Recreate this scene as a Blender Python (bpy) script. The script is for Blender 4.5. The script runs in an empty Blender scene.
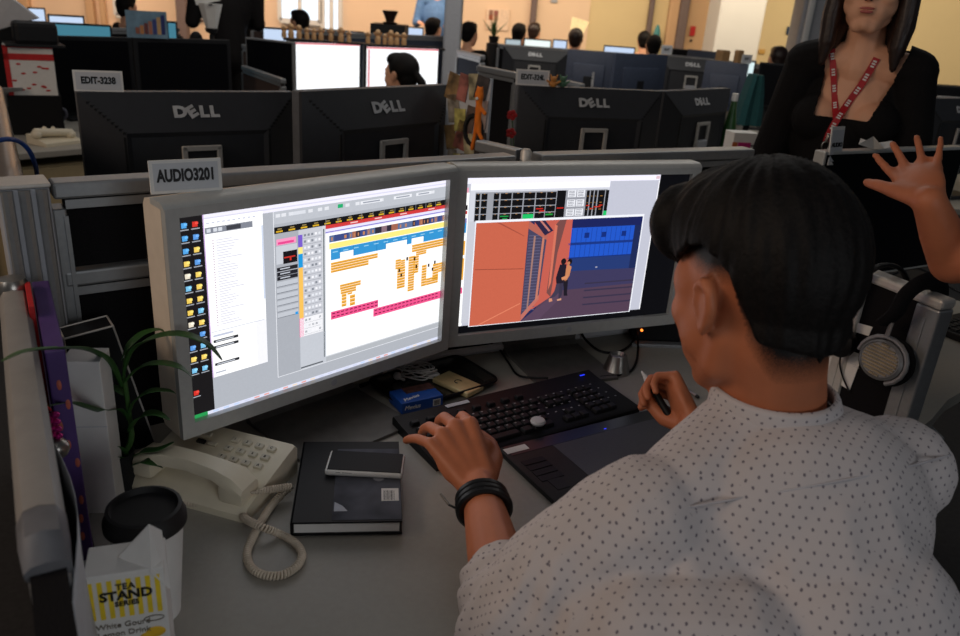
import bpy, bmesh, math, random
import numpy as np
from mathutils import Vector, Matrix, noise
from mathutils.bvhtree import BVHTree
R_ = math.radians
random.seed(7)
SC = bpy.context.scene
COL = SC.collection

# ------------------------------------------------------------------ camera
FPX, PITCH, ROLL, CAMZ = 780.8, 0.3845, 0.0754, 1.46
_f = Vector((0, math.cos(PITCH), -math.sin(PITCH)))
_r0 = Vector((1, 0, 0)); _u0 = Vector((0, math.sin(PITCH), math.cos(PITCH)))
_R = _r0 * math.cos(ROLL) + _u0 * math.sin(ROLL)
_U = -_r0 * math.sin(ROLL) + _u0 * math.cos(ROLL)
cd = bpy.data.cameras.new('camera'); cam = bpy.data.objects.new('camera', cd); COL.objects.link(cam)
M = Matrix((_R, _U, -_f)).transposed().to_4x4(); M.translation = (0, 0, CAMZ)
cam.matrix_world = M
cd.sensor_width = 36; cd.lens = FPX / 960 * 36; cd.clip_start = .02; cd.clip_end = 200
cd.dof.use_dof = True; cd.dof.focus_distance = 1.35; cd.dof.aperture_fstop = 6.0
SC.camera = cam
SC.view_settings.view_transform = 'Standard'; SC.view_settings.look = 'None'
SC.view_settings.gamma = 1; SC.view_settings.exposure = 0.0; SC.view_settings.use_curve_mapping = False

# ------------------------------------------------------------------ world and lights
W = bpy.data.worlds.new('world'); SC.world = W; W.use_nodes = True
W.node_tree.nodes['Background'].inputs[0].default_value = (.80, .88, 1.0, 1)
W.node_tree.nodes['Background'].inputs[1].default_value = .046

def area(name, loc, target, size, sy, power, color):
    l = bpy.data.lights.new(name, 'AREA'); l.shape = 'RECTANGLE'; l.size = size; l.size_y = sy
    l.energy = power; l.color = color
    o = bpy.data.objects.new(name, l); COL.objects.link(o); o.location = loc
    o.rotation_euler = (Vector(target) - Vector(loc)).to_track_quat('-Z', 'Y').to_euler()
    return o
# daylight through the window front on the left, unseen fill lamps added overhead and behind the camera, warm wall washers at the far walls
area('window_daylight', (-3.0, .1, 2.7), (-.4, 1.1, 1.0), 1.6, 1.0, 30, (1.0, .74, .54))
area('overhead_fill', (1.2, 4.0, 2.75), (1.2, 4.4, 0), 1.6, 1.6, 13, (1, .95, .88))
area('overhead_fill', (-.2, 3.6, 2.75), (-.2, 3.6, 0), 1.6, 1.2, 7, (1, .96, .92))
area('behind_left_fill', (-1.9, -1.2, 2.5), (-.1, 1.4, .95), 1.0, 1.0, 7, (1, .96, .92))  # added fill from behind left, for upright faces turned to the camera
area('overhead_fill', (-.2, -.3, 2.75), (-.2, 1.2, .7), 1.0, 1.0, 2.4, (1, .96, .92))  # added fill for the desk below the monitors
area('behind_right_fill', (1.9, -1.9, 1.55), (.5, .8, 1.0), 1.4, 1.0, 15, (.92, .96, 1))  # added low fill from behind right, for the back of the shirt
area('overhead_fill', (-2.2, 4.6, 2.75), (-2.2, 4.6, 0), 1.6, 1.2, 6, (1, .95, .9))
area('overhead_fill', (-.3, 5.4, 2.75), (-.3, 6.6, .8), 2.4, 1.0, 16, (1, .95, .88))  # added fill for the far desks, heads, dolls and steel pillar
area('wall_washer', (-3.5, 9.2, 2.9), (-3.5, 12.2, 1.0), 8, .5, 200, (1, .74, .54))
area('wall_washer', (3.2, 9.0, 2.9), (3.2, 12.2, 1.2), 5, .5, 130, (1, .83, .60))
area('wall_washer', (8.2, 8.3, 2.9), (8.6, 11.6, 1.2), 4, .5, 60, (1, .82, .62))

# ------------------------------------------------------------------ helpers
def ray(x, y): return _f + _R * ((x - 480) / FPX) - _U * ((y - 318) / FPX)
def at(x, y, z):                       # point of height z seen at pixel x, y
    d = ray(x, y); return Vector((0, 0, CAMZ)) + d * ((z - CAMZ) / d.z)
def far(x, y, dist):                   # point at a horizontal distance
    d = ray(x, y); return Vector((0, 0, CAMZ)) + d * (dist / math.hypot(d.x, d.y))
def lin(c): return tuple(((v / 255) / 12.92 if v / 255 <= .04045 else ((v / 255 + .055) / 1.055) ** 2.4) for v in c)

MATS = {}
def mat(name, rgb, rough=.5, metal=0., noise_amt=.12, scale=40., bump=0., emit=0., spec=.5, lin_in=False, detail=2):
    m = bpy.data.materials.new(name); m.use_nodes = True; nt = m.node_tree; b = nt.nodes['Principled BSDF']
    c = rgb if lin_in else lin(rgb)
    tc = nt.nodes.new('ShaderNodeTexCoord'); nz = nt.nodes.new('ShaderNodeTexNoise')
    nz.inputs['Scale'].default_value = scale; nz.inputs['Detail'].default_value = detail
    nt.links.new(tc.outputs['Object'], nz.inputs['Vector'])
    rp = nt.nodes.new('ShaderNodeValToRGB')
    rp.color_ramp.elements[0].position = .3; rp.color_ramp.elements[1].position = .7
    rp.color_ramp.elements[0].color = tuple(v * (1 - noise_amt) for v in c) + (1,)
    rp.color_ramp.elements[1].color = tuple(min(1, v * (1 + noise_amt)) for v in c) + (1,)
    nt.links.new(nz.outputs['Fac'], rp.inputs['Fac']); nt.links.new(rp.outputs['Color'], b.inputs['Base Color'])
    b.inputs['Roughness'].default_value = rough; b.inputs['Metallic'].default_value = metal
    b.inputs['Specular IOR Level'].default_value = spec
    if bump:
        bp = nt.nodes.new('ShaderNodeBump'); bp.inputs['Strength'].default_value = bump; bp.inputs['Distance'].default_value = .002
        nt.links.new(nz.outputs['Fac'], bp.inputs['Height']); nt.links.new(bp.outputs['Normal'], b.inputs['Normal'])
    if emit:
        nt.links.new(rp.outputs['Color'], b.inputs['Emission Color']); b.inputs['Emission Strength'].default_value = emit
        b.inputs['Base Color'].default_value = (.01, .01, .01, 1)
        for l in list(nt.links):
            if l.to_socket == b.inputs['Base Color']: nt.links.remove(l)
        b.inputs['Base Color'].default_value = (.01, .01, .01, 1)
    MATS[name] = m; return m
def lit(rgb, s=1.0):
    s *= 1.12                   # colour given off by a lit display
    k = 'glow_%d_%d_%d_%d' % (*rgb, int(s * 100))
    return MATS.get(k) or mat(k, rgb, .3, noise_amt=.02, scale=300, emit=s, spec=.2)
def paint(rgb, rough=.5):
    k = 'paint_%d_%d_%d' % rgb
    return MATS.get(k) or mat(k, rgb, rough, noise_amt=.06, scale=60)

class MB:
    def __init__(s): s.bm = bmesh.new(); s.mi = 0
    def _m(s, faces):
        for f in faces: f.material_index = s.mi
    def add(s, verts, faces):
        vs = [s.bm.verts.new(v) for v in verts]; fs = []
        for f in faces:
            try: fs.append(s.bm.faces.new([vs[i] for i in f]))
            except ValueError: pass
        s._m(fs); return vs, fs
    def box(s, c, size, rot=None, bev=0., seg=2, taper=None):
        x, y, z = (v / 2 for v in size); tp = taper or (1, 1)
        P = [Vector((sx * x * (tp[0] if sz > 0 else 1), sy * y * (tp[1] if sz > 0 else 1), sz * z)) for sx in (-1, 1) for sy in (-1, 1) for sz in (-1, 1)]
        m = Matrix.Translation(c) @ (rot.to_4x4() if rot else Matrix())
        vs, fs = s.add([m @ p for p in P], [(0, 1, 3, 2), (4, 6, 7, 5), (0, 4, 5, 1), (2, 3, 7, 6), (0, 2, 6, 4), (1, 5, 7, 3)])
        if bev > 0:
            es = list({e for f in fs for e in f.edges})
            r = bmesh.ops.bevel(s.bm, geom=es, offset=bev, segments=seg, affect='EDGES', profile=.5)
            s._m(r['faces'])
        return s
    def ring(s, loops, cap=True, closed=False):
        n = len(loops[0]); V = [[s.bm.verts.new(p) for p in l] for l in loops]; fs = []
        rng = range(len(V) if closed else len(V) - 1)
        for i in rng:
            A, B = V[i], V[(i + 1) % len(V)]
            for j in range(n):
                k = (j + 1) % n
                try: fs.append(s.bm.faces.new((A[j], A[k], B[k], B[j])))
                except ValueError: pass
        if cap and not closed:
            for l, rv in ((V[0], True), (V[-1], False)):
                try: fs.append(s.bm.faces.new(list(reversed(l)) if rv else l))
                except ValueError: pass
        s._m(fs); return s
    def tube(s, pts, r, n=8, closed=False, cap=True, flat=None):
        pts = [Vector(p) for p in pts]; N = len(pts); rr = r if isinstance(r, (list, tuple)) else [r] * N
        loops = []; up = None
        for i, p in enumerate(pts):
            a = pts[(i - 1) % N] if (i > 0 or closed) else p; b = pts[(i + 1) % N] if (i < N - 1 or closed) else p
            t = (b - a); t = t.normalized() if t.length > 1e-9 else Vector((0, 0, 1))
            if up is None:
                up = Vector((0, 0, 1)) if abs(t.z) < .9 else Vector((1, 0, 0))
            sd = t.cross(up)
            if sd.length < 1e-6: sd = t.orthogonal()
            sd.normalize(); up = sd.cross(t).normalized()
            fl = flat or 1.0
            loops.append([p + (sd * math.cos(2 * math.pi * k / n) + up * fl * math.sin(2 * math.pi * k / n)) * rr[i] for k in range(n)])
        return s.ring(loops, cap, closed)
    def lathe(s, prof, c=(0, 0, 0), n=32, m=None, cap=True):
        mm = Matrix.Translation(c) @ (m.to_4x4() if m else Matrix())
        loops = [[mm @ Vector((r * math.cos(2 * math.pi * k / n), r * math.sin(2 * math.pi * k / n), z)) for k in range(n)] for r, z in prof]
        return s.ring(loops, cap)
    def prism(s, poly, z0, z1, m=None, bev=0):
        mm = m or Matrix()
        a = [mm @ Vector((x, y, z0)) for x, y in poly]; b = [mm @ Vector((x, y, z1)) for x, y in poly]
        nb = len(s.bm.faces); s.ring([a, b])
        return s
    def ell(s, c, r, rot=None, n=16, m=10):
        r = (r, r, r) if isinstance(r, (int, float)) else r
        mm = Matrix.Translation(c) @ (rot.to_4x4() if rot else Matrix())
        loops = []
        for i in range(m + 1):
            t = -math.pi / 2 + math.pi * i / m; q = max(math.cos(t), .02)
            loops.append([mm @ Vector((r[0] * q * math.cos(2 * math.pi * k / n), r[1] * q * math.sin(2 * math.pi * k / n), r[2] * math.sin(t))) for k in range(n)])
        return s.ring(loops)
    def cap(s, p0, p1, r0, r1, n=14):
        p0, p1 = Vector(p0), Vector(p1); d = p1 - p0; L = d.length
        if L < 1e-6: return s.ell(p0, max(r0, r1))
        t = d / L; sd = t.orthogonal().normalized(); up = sd.cross(t); loops = []
        for i in range(5):
            a = math.pi / 2 * i / 4; loops.append((p0 - t * r0 * math.cos(a), max(r0 * math.sin(a), r0 * .05)))
        for i in range(5):
            a = math.pi / 2 * i / 4; loops.append((p1 + t * r1 * math.sin(a), max(r1 * math.cos(a), r1 * .05)))
        return s.ring([[c + (sd * math.cos(2 * math.pi * k / n) + up * math.sin(2 * math.pi * k / n)) * q for k in range(n)] for c, q in loops])
    def chain(s, pts, rs):
        for i in range(len(pts) - 1): s.cap(pts[i], pts[i + 1], rs[i], rs[i + 1])
        return s
    def quad(s, a, b, c, d):
        s.add([a, b, c, d], [(0, 1, 2, 3)]); return s
    def build(s, name, mats, parent=None, smooth=False, world=False, keep=False):
        bmesh.ops.recalc_face_normals(s.bm, faces=s.bm.faces[:]) if not keep else None
        me = bpy.data.meshes.new(name); s.bm.to_mesh(me); s.bm.free()
        return link(name, me, mats, parent, smooth, world)
def link(name, me, mats, parent=None, smooth=False, world=False):
    o = bpy.data.objects.new(name, me); COL.objects.link(o)
    for m in (mats if isinstance(mats, (list, tuple)) else [mats]): me.materials.append(m)
    if smooth:
        for p in me.polygons: p.use_smooth = True
        if smooth != 'all':
            try: me.set_sharp_from_angle(angle=R_(40))
            except Exception: pass
    if parent:
        o.parent = parent
        if world: me.transform(mw(parent).inverted())
    return o
def mw(o):
    m = Matrix.LocRotScale(o.location, o.rotation_euler, o.scale)
    return mw(o.parent) @ m if o.parent else m
def thing(name, label, cat, loc=(0, 0, 0), rz=0., group=None):
    o = bpy.data.objects.new(name, None); COL.objects.link(o); o.location = loc; o.rotation_euler = (0, 0, rz)
    o.empty_display_size = .05
    return tag(o, label, cat, group)
def tag(o, label, cat, group=None):
    o['label'] = label; o['category'] = cat
    if group: o['group'] = group
    return o
def struct(o): o['kind'] = 'structure'; return o
def dup(src, loc, rz, label=None, group=None):
    c = src.copy(); COL.objects.link(c); c.location = loc; c.rotation_euler = (0, 0, rz)
    if label: c['label'] = label
    if group: c['group'] = group
    for ch in KIDS(src):
        d = ch.copy(); COL.objects.link(d); d.parent = c
        for g in KIDS(ch):
            e = g.copy(); COL.objects.link(e); e.parent = d
    return c
def KIDS(o): return [x for x in COL.objects if x.parent == o]
def frame(o, x, z):                    # matrix whose columns are right, up, normal
    x = Vector(x).normalized(); z = Vector(z).normalized(); y = z.cross(x).normalized(); x = y.cross(z)
    m = Matrix((x, y, z)).transposed().to_4x4(); m.translation = o; return m
def text_bm(s, size, m, bold=0., align='CENTER', depth=.0004, sx=1.0, shear=0.):
    cu = bpy.data.curves.new('t', 'FONT'); cu.body = s; cu.size = size; cu.align_x = align; cu.align_y = 'CENTER'
    cu.extrude = depth; cu.offset = bold; cu.resolution_u = 3; cu.shear = shear
    o = bpy.data.objects.new('t', cu); COL.objects.link(o)
    me = bpy.data.meshes.new_from_object(o.evaluated_get(bpy.context.evaluated_depsgraph_get()))
    bpy.data.objects.remove(o); me.transform(m @ Matrix.Diagonal((sx, 1, 1, 1))); return me
def text(name, s, size, m, mt, parent=None, **k):
    return link(name, text_bm(s, size, m, **k), mt, parent)
def remesh(mb, vox, it=4):
    me = bpy.data.meshes.new('r'); mb.bm.to_mesh(me); mb.bm.free()
    o = bpy.data.objects.new('r', me); COL.objects.link(o)
    a = o.modifiers.new('a', 'REMESH'); a.mode = 'VOXEL'; a.voxel_size = vox
    b = o.modifiers.new('b', 'SMOOTH'); b.iterations = it; b.factor = .5
    r = bpy.data.meshes.new_from_object(o.evaluated_get(bpy.context.evaluated_depsgraph_get()))
    bpy.data.objects.remove(o); return r
def smoothpath(P, n=8, closed=False):
    P = [Vector(p) for p in P]; out = []; N = len(P)
    for i in range(N if closed else N - 1):
        g = lambda k: P[k % N] if closed else P[max(0, min(N - 1, k))]
        a, b, c, d = g(i - 1), g(i), g(i + 1), g(i + 2)
        for j in range(n):
            t = j / n
            out.append(.5 * ((2 * b) + (c - a) * t + (2 * a - 5 * b + 4 * c - d) * t * t + (3 * b - a - 3 * c + d) * t ** 3))
    if not closed: out.append(P[-1])
    return out

# ------------------------------------------------------------------ materials
M_desk = mat('desk_laminate', (156, 152, 143), .45, noise_amt=.03, scale=120)
M_deskedge = mat('desk_edge', (150, 146, 138), .5)
M_alu = mat('aluminium', (150, 152, 154), .38, .55, .05, 90)
M_alu2 = mat('aluminium_pale', (196, 192, 186), .4, .25, .05, 90)
M_silver = mat('silver_plastic', (186, 187, 184), .36, .2, .04, 80)
M_side = mat('bezel_side', (214, 200, 182), .5, noise_amt=.04)
M_fab = mat('black_fabric', (24, 23, 25), .95, noise_amt=.25, scale=500, bump=.3, spec=.1)
M_fabb = mat('brown_fabric', (74, 62, 58), .95, noise_amt=.2, scale=300, spec=.1)
M_black = mat('black_plastic', (18, 18, 20), .5, noise_amt=.1, spec=.2)
M_black2 = mat('black_plastic_satin', (28, 29, 32), .55, noise_amt=.1, spec=.25)
M_dell = mat('monitor_back_plastic', (40, 41, 45), .5, noise_amt=.08)
M_bluegrey = mat('monitor_back_blue', (58, 66, 84), .5, noise_amt=.08)
M_off = mat('screen_off', (13, 14, 18), .4, noise_amt=.05, spec=.08)
M_logo = mat('logo_grey', (196, 196, 196), .4, .2)
M_metal = mat('brushed_steel', (150, 146, 140), .3, .9, .06, 60)
M_cream = mat('cream_plastic', (222, 212, 188), .42, noise_amt=.03)
M_creamd = mat('cream_plastic_key', (200, 192, 172), .45, noise_amt=.03)
M_white = mat('white_plastic', (225, 225, 222), .4, noise_amt=.03)
M_paper = mat('paper', (222, 220, 216), .8, noise_amt=.03, spec=.2)
M_pgrey = mat('paper_grey', (196, 198, 202), .8, noise_amt=.03, spec=.2)
M_ink = mat('ink', (16, 16, 18), .6)
M_leaf = mat('leaf', (44, 84, 34), .45, noise_amt=.3, scale=30)
M_leafd = mat('leaf_stem', (56, 92, 40), .5, noise_amt=.2, scale=50)
M_skin = mat('skin', (180, 108, 74), .5, noise_amt=.07, scale=25, bump=.08, spec=.35)
M_skin2 = mat('skin_fair', (232, 174, 140), .5, noise_amt=.05, scale=25, spec=.35)
M_lip = mat('lip', (176, 92, 84), .4)
M_hair = mat('hair_black', (15, 12, 11), .62, noise_amt=.5, scale=220, bump=.35, spec=.18)
M_hairb = mat('hair_brown', (40, 25, 19), .45, noise_amt=.35, scale=120, bump=.4)
M_cloth = mat('black_cloth', (17, 15, 16), .85, noise_amt=.25, scale=200, bump=.2, spec=.2)
M_denim = mat('dark_denim', (38, 44, 62), .9, noise_amt=.2, scale=200, bump=.2)
M_eye = mat('eye_white', (220, 214, 208), .3); M_iris = mat('iris', (30, 20, 15), .2)
M_carpet = mat('carpet', (40, 38, 38), .95, noise_amt=.2, scale=60, bump=.3)
M_orange = mat('orange_plush', (235, 120, 20), .8, noise_amt=.1)
M_red = mat('red', (190, 26, 26), .6); M_wood = mat('pale_wood', (205, 165, 120), .6, noise_amt=.15, scale=50)

# ------------------------------------------------------------------ floor and walls
WA = Vector((.803, .596, 0)); WB = Vector((-.596, .803, 0)); WY = math.atan2(.596, .803)    # along the cubicle wall, and away from us
L0 = at(42, 181, 1.165); L0.z = 0
def desk(s, d, z=0.): return L0 + WA * s + WB * d + Vector((0, 0, z))
mb = MB(); mb.box((0, 5, -.05), (26, 20, .1)); o = struct(mb.build('floor', M_carpet))
def wallbox(name, x0, x1, y, z0, z1, th, m):
    b = MB(); b.box(((x0 + x1) / 2, y + th / 2, (z0 + z1) / 2), (x1 - x0, th, z1 - z0)); return struct(b.build(name, m))
M_peach = mat('wall_peach', (238, 208, 176), .8, noise_amt=.02, scale=3)
M_tan = mat('wall_tan', (206, 168, 128), .8, noise_amt=.02, scale=3)
M_yellow = mat('wall_yellow', (222, 200, 152), .8, noise_amt=.02, scale=3)
M_wallw = mat('wall_white', (206, 204, 200), .8, noise_amt=.02, scale=3)
M_pill = mat('pillar_grey', (168, 170, 176), .6, .1, noise_amt=.04)
YW = 12.2
def wx(px, py=10, y=YW): d = ray(px, py); return d.x / d.y * y
wallbox('wall_back', -13, wx(590), YW, 0, 3.2, .2, M_peach)
wallbox('wall_back_right', wx(590), wx(688), YW + .02, 0, 3.2, .2, M_yellow)
wallbox('wall_back_tan', wx(688), wx(722), YW - .02, 0, 3.2, .2, M_tan)
wallbox('wall_back_gold', wx(722), 13, YW + .0, 0, 3.2, .2, M_yellow)
def pillar(name, px0, px1, y, m, depth=.35, z1=3.2, py=20):
    x0, x1 = wx(px0, py, y), wx(px1, py, y)
    b = MB(); b.box(((x0 + x1) / 2, y + depth / 2, z1 / 2), (x1 - x0, depth, z1), bev=.02); return struct(b.build(name, m))
M_strip = mat('strip_mauve', (112, 96, 92), .7)
pillar('trim_1', 530, 536, 12.1, M_strip, .1)
pillar('trim_2', 648, 653, 12.1, M_strip, .1)
pillar('trim_3', 679, 688, 12.0, M_strip, .2)
pillar('trim_4', 668, 679, 12.1, M_tan, .1)
pillar('trim_5', 86, 94, 12.1, M_tan, .1)
pillar('trim_6', 100, 105, 12.1, M_tan, .1)
pillar('trim_7', 176, 186, 11.9, M_strip, .15)
pillar('trim_8', 20, 30, 12.1, M_tan, .1)
pillar('pillar_white', 718, 764, 10.6, M_wallw, .6)
pillar('pillar_steel', 444, 461.5, 6.9, M_pill, .2)
pillar('pillar_slim', 801, 826, 8.2, M_pill, .3)
pillar('trim_9', 806, 813, 8.15, M_white, .04)
M_glass = lit((225, 240, 255), 1.35)
def window(name, px0, px1, z0, z1, py=8):
    x0, x1 = wx(px0, py), wx(px1, py)
    b = MB(); b.box(((x0 + x1) / 2, YW - .03, (z0 + z1) / 2), (x1 - x0, .03, z1 - z0)); o = struct(b.build(name, M_glass))
    f = MB()
    for x in (x0, (x0 + x1) / 2, x1): f.box((x, YW - .06, (z0 + z1) / 2), (.06, .06, z1 - z0))
    for z in (z0, z1): f.box(((x0 + x1) / 2, YW - .06, z), (x1 - x0, .06, .07))
    f.build('window_frame', M_white, o)
window('window_1', 118, 131, .9, 2.6); window('window_2', 281, 321, 1.0, 2.7); window('window_3', 324, 341, .9, 2.6); window('window_4', -6, 14, .95, 2.6); window('window_5', 196, 204, .95, 2.6)

# ------------------------------------------------------------------ cubicle walls
def panel(name, label, s0, s1, d, ztop, rails, posts=(1, 1), fab=M_fab, th=.045, pw_=.05, A=None, dirv=None, z0=.03, group=None):
    A = A if A is not None else desk(s0, d); dirv = dirv or WA; L = s1 - s0
    t = thing(name, label, 'partition', A, math.atan2(dirv.y, dirv.x), group)
    zs = [z0] + list(rails) + [ztop]
    for i in range(len(zs) - 1):
        b = MB(); b.box((L / 2, 0, (zs[i] + zs[i + 1]) / 2), (L - .05, th * .6, zs[i + 1] - zs[i] - .01)); b.build('fabric_panel', fab, t)
    for z in zs[1:]:
        b = MB(); b.box((L / 2, 0, z - .0125), (L - .02, th, .025), bev=.004)
        b.box((L / 2, 0, z - .034), (L - .05, th * .8, .014)); b.build('rail', M_alu, t)
    for i, x in enumerate((pw_ / 2 + .005, L - pw_ / 2 - .005)):
        if posts[i]:
            b = MB(); b.box((x, 0, ztop / 2 - .02), (pw_, th * .95, ztop - .04), bev=.003)
            b.box((x + (.4 if i == 0 else -.4) * pw_, -th * .5, ztop / 2 - .02), (.006, .005, ztop - .06)); b.build('post', M_alu, t)
    return t
LW = (at(514, 153.5, 1.165) - at(42, 181, 1.165)).length
panel('cubicle_wall', 'low black cubicle wall with grey rails behind the left lit monitor', 0, LW, 0, 1.165, (1.025,), pw_=.020)
R0 = at(533, 153.2, 1.165); R1 = at(752, 147.5, 1.165); R0.z = R1.z = 0
panel('cubicle_wall', 'black cubicle wall with grey top rail behind the right lit monitor', 0, (R1 - R0).length, 0, 1.165, (1.025,), A=R0, dirv=(R1 - R0).normalized())
b = MB(); c = (at(526, 155, 1.165)); b.lathe([(.012, 0), (.012, 1.172), (.008, 1.178)], (c.x, c.y, 0), 16); tag(b.build('corner_post', M_alu2, smooth=True), 'round pale post joining the two cubicle walls behind the monitors', 'post')
# corner column at the left end
cp = at(24, 184, 1.165)
t = thing('corner_column', 'grooved grey aluminium corner column at the left end of the cubicle wall', 'post', (cp.x, cp.y, 0), WY)
b = MB(); b.box((-.004, 0, .5825), (.066, .06, 1.165), bev=.004); b.build('column_core', M_pill, t)
for x in (-.026, -.004, .018):
    b = MB(); b.tube([(x, -.031, 0), (x, -.031, 1.163)], .008, 8); b.build('column_rib', M_alu, t, True)
b = MB(); b.box((-.004, 0, 1.168), (.070, .064, .006), bev=.002); b.build('column_cap', M_alu2, t)
M_capend = mat('cap_end_grey', (104, 104, 108), .5)
M_cap = mat('cap_plastic', (146, 142, 138), .5, noise_amt=.05)
# low side panel with rounded cap
n_ = at(40, 515, 1.05); f_ = at(12, 284, 1.05); n_.z = f_.z = 0; dv = (f_ - n_).normalized(); Ls = (f_ - n_).length
t = thing('side_screen', 'low cubicle side screen with a long rounded pale cap at the left edge', 'partition', n_, math.atan2(dv.y, dv.x))
sx_ = .12
b = MB(); b.box((Ls / 2 - .08, 0, .52), (Ls + .08, .026, 1.0)); b.build('fabric_panel', M_fab, t)
b = MB()
prof = [(-.012, 1.012), (-.017, 1.020), (-.018, 1.036), (-.012, 1.047), (0, 1.05), (.012, 1.047), (.018, 1.036), (.017, 1.020), (.012, 1.012)]
b.ring([[Vector((x, y, z)) for y, z in prof] for x in (.015, Ls)]); b.build('cap_rail', M_cap, t, True)
b = MB(); b.ring([[Vector((x, y * k, 1.012 + (z - 1.012) * k2)) for y, z in prof] for x, k, k2 in ((.013, 1.03, 1.02), (-.02, 1.03, .97), (-.036, .95, .45))]); b.build('cap_end', M_capend, t, True)
b = MB(); b.box((-.012, 0, .506), (.044, .030, 1.012), bev=.004); b.box((-.036, .004, .5), (.006, .010, .98)); b.build('post', M_alu, t)
b = MB(); b.lathe([(.0, .988), (.021, .988), (.021, 1.052), (.017, 1.060), (0, 1.061)], (Ls - .005, 0, 0), 20); b.build('cap_knuckle', M_metal, t, True)
# taller cap of the neighbouring cubicle, seen above the column
a0 = at(11, 187, 1.165); a1 = at(1, 128, 1.165)
t = thing('neighbour_screen', 'cubicle screen with shiny rounded cap running away at the far left edge', 'partition', (a0.x, a0.y, 0), math.atan2((a1 - a0).y, (a1 - a0).x))
b = MB(); b.box((.62, 0, .59), (1.2, .026, 1.1)); b.build('fabric_panel', M_fab, t)
b = MB(); b.tube([(.02, 0, 1.15), (1.2, 0, 1.15)], .020, 14); b.build('cap_rail', M_metal, t, True)
P = [at(-4, 141, 1.2), at(8, 139, 1.2), at(20, 142, 1.19), at(30, 152, 1.17), at(36, 168, 1.13), at(37, 180, 1.08)]
b = MB(); b.tube(smoothpath(P, 6), .004, 8); tag(b.build('blue_cable', mat('cable_blue', (20, 60, 130), .5), smooth=True), 'thin blue cable draped over the shiny screen cap at far left', 'cable')

# ------------------------------------------------------------------ main desk
t = thing('corner_desk', 'pale grey laminate corner desk under the two lit monitors', 'desk')
def desktop(poly, name, parent, m=M_desk, z=.73, th=.028):
    b = MB(); b.prism([(p.x, p.y) for p in poly], z - th, z)
    return b.build(name, m, parent)
nn = n_ + Vector((.028, .0, 0))
front = [nn + Vector((.0, .06, 0)), Vector((-.10, .50, 0)), Vector((.02, .60, 0)), Vector((.16, .76, 0)), Vector((.30, .90, 0)), Vector((.46, .99, 0)), Vector((.62, 1.03, 0)), Vector((.80, 1.24, 0))]
dr = (R1 - R0).normalized(); rb = Vector((-dr.y, dr.x, 0))
back = [Vector((.755, 1.47, 0)), R0 + dr * .72 - rb * .03, R0 - rb * .03, desk(LW, -.03), desk(.06, -.03), f_ + Vector((.04, .02, 0))]
desktop(front + back, 'desk_top', t)
for p in (nn + Vector((.05, .12, 0)), desk(.1, -.1), desk(LW, -.12), R0 + dr * .6 - rb * .1):
    b = MB(); b.box((p.x, p.y, .351), (.05, .05, .702)); b.build('desk_leg', M_alu, t)

# ------------------------------------------------------------------ main monitors
SW, SH = .518, .324
class Screen:
    """flat display content: rectangles in screen fractions, drawn as thin layers just in front of the panel"""
    def __init__(s, w=SW, h=SH): s.w, s.h, s.B, s.k = w, h, {}, 0
    def poly(s, pts, rgb, layer, e=1.0):
        k = (rgb, e)
        s.B.setdefault(k, []).append(([Vector(((u - .5) * s.w, -.0006 - .00012 * layer, (v - .5) * s.h)) for u, v in pts]))
    def r(s, u0, v0, u1, v1, rgb, layer=1, e=1.0): s.poly([(u0, v0), (u1, v0), (u1, v1), (u0, v1)], rgb, layer, e)
    def build(s, name, parent, z):
        b = MB(); mats = []
        for (rgb, e), L in s.B.items():
            b.mi = len(mats); mats.append(lit(rgb, e))
            for p in L:
                b.add([q + Vector((0, 0, z)) for q in p], [tuple(range(len(p)))])
        return b.build(name, mats, parent, keep=True)
M_foot = mat('stand_shaded', (104, 102, 98), .45, .3)  # aluminium darkened: the shade beneath the monitors is put into its colour
def silver_monitor(label, c, yaw, zc, foot):
    t = thing('silver_monitor', label, 'monitor', (c.x, c.y, .73), yaw)
    z = zc - .73; hw, top, bot = SW / 2 + .020, SH / 2 + .018, SH / 2 + .024
    # housing with a rounded top edge
    b = MB(); pr = [(.001, -bot), (.001, top - .008), (.004, top - .001), (.012, top + .003), (.05, top), (.056, top - .01), (.056, -bot + .01), (.05, -bot), ]
    b.ring([[Vector((x, y, zz + z)) for y, zz in pr] for x in (-hw, hw)]); h = b.build('housing', M_side, t)
    # bezel frame in front of the panel
    b = MB()
    for x0, x1, z0, z1 in ((-hw, -SW / 2, -bot, top - .004), (SW / 2, hw, -bot, top - .004), (-SW / 2, SW / 2, SH / 2, top - .004), (-SW / 2, SW / 2, -bot, -SH / 2)):
        b.box(((x0 + x1) / 2, -.006, (z0 + z1) / 2 + z), (x1 - x0, .012, z1 - z0))
    b.ring([[Vector((x, y, zz + z)) for y, zz in [(-.012, top - .006), (-.009, top - .001), (.0, top + .004), (.03, top + .0045), (.03, top - .004), (-.012, top - .0061)]] for x in (-hw - .001, hw + .001)])
    b.build('bezel', M_silver, t, True)
    b = MB(); b.box((0, .012, .085 + z - .10), (.20, .012, .10)); 
    b = MB(); b.box((0, .064, z), (.2, .016, .2), bev=.004); b.build('rear_hub', M_silver, t)
    b = MB(); b.lathe([(0, 0), (.0062, 0), (.0062, .001), (0, .001)], (0, -.0121, z - SH / 2 - .011), 20, Matrix.Rotation(R_(90), 3, 'X')); b.build('badge', M_pill, t)
    b = MB(); fw, x0 = foot
    b.ring([[Vector((x, y, zz)) for y, zz in [(-.105, 0), (-.105, .006), (.075, .006), (.088, .014), (.072, z + .06), (.080, z + .06), (.098, .012), (.09, 0)]] for x in (x0 - fw / 2, x0 + fw / 2)])
    b.build('stand', M_foot, t)
    return t, z
cL = Vector((-.2582, 1.2401, 0)); cR = Vector((.1891, 1.575, 0))
tL, zL = silver_monitor('left silver monitor showing a timeline of orange and blue clips', cL, .8239, CAMZ - .4687, (.23, .0))
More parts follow.
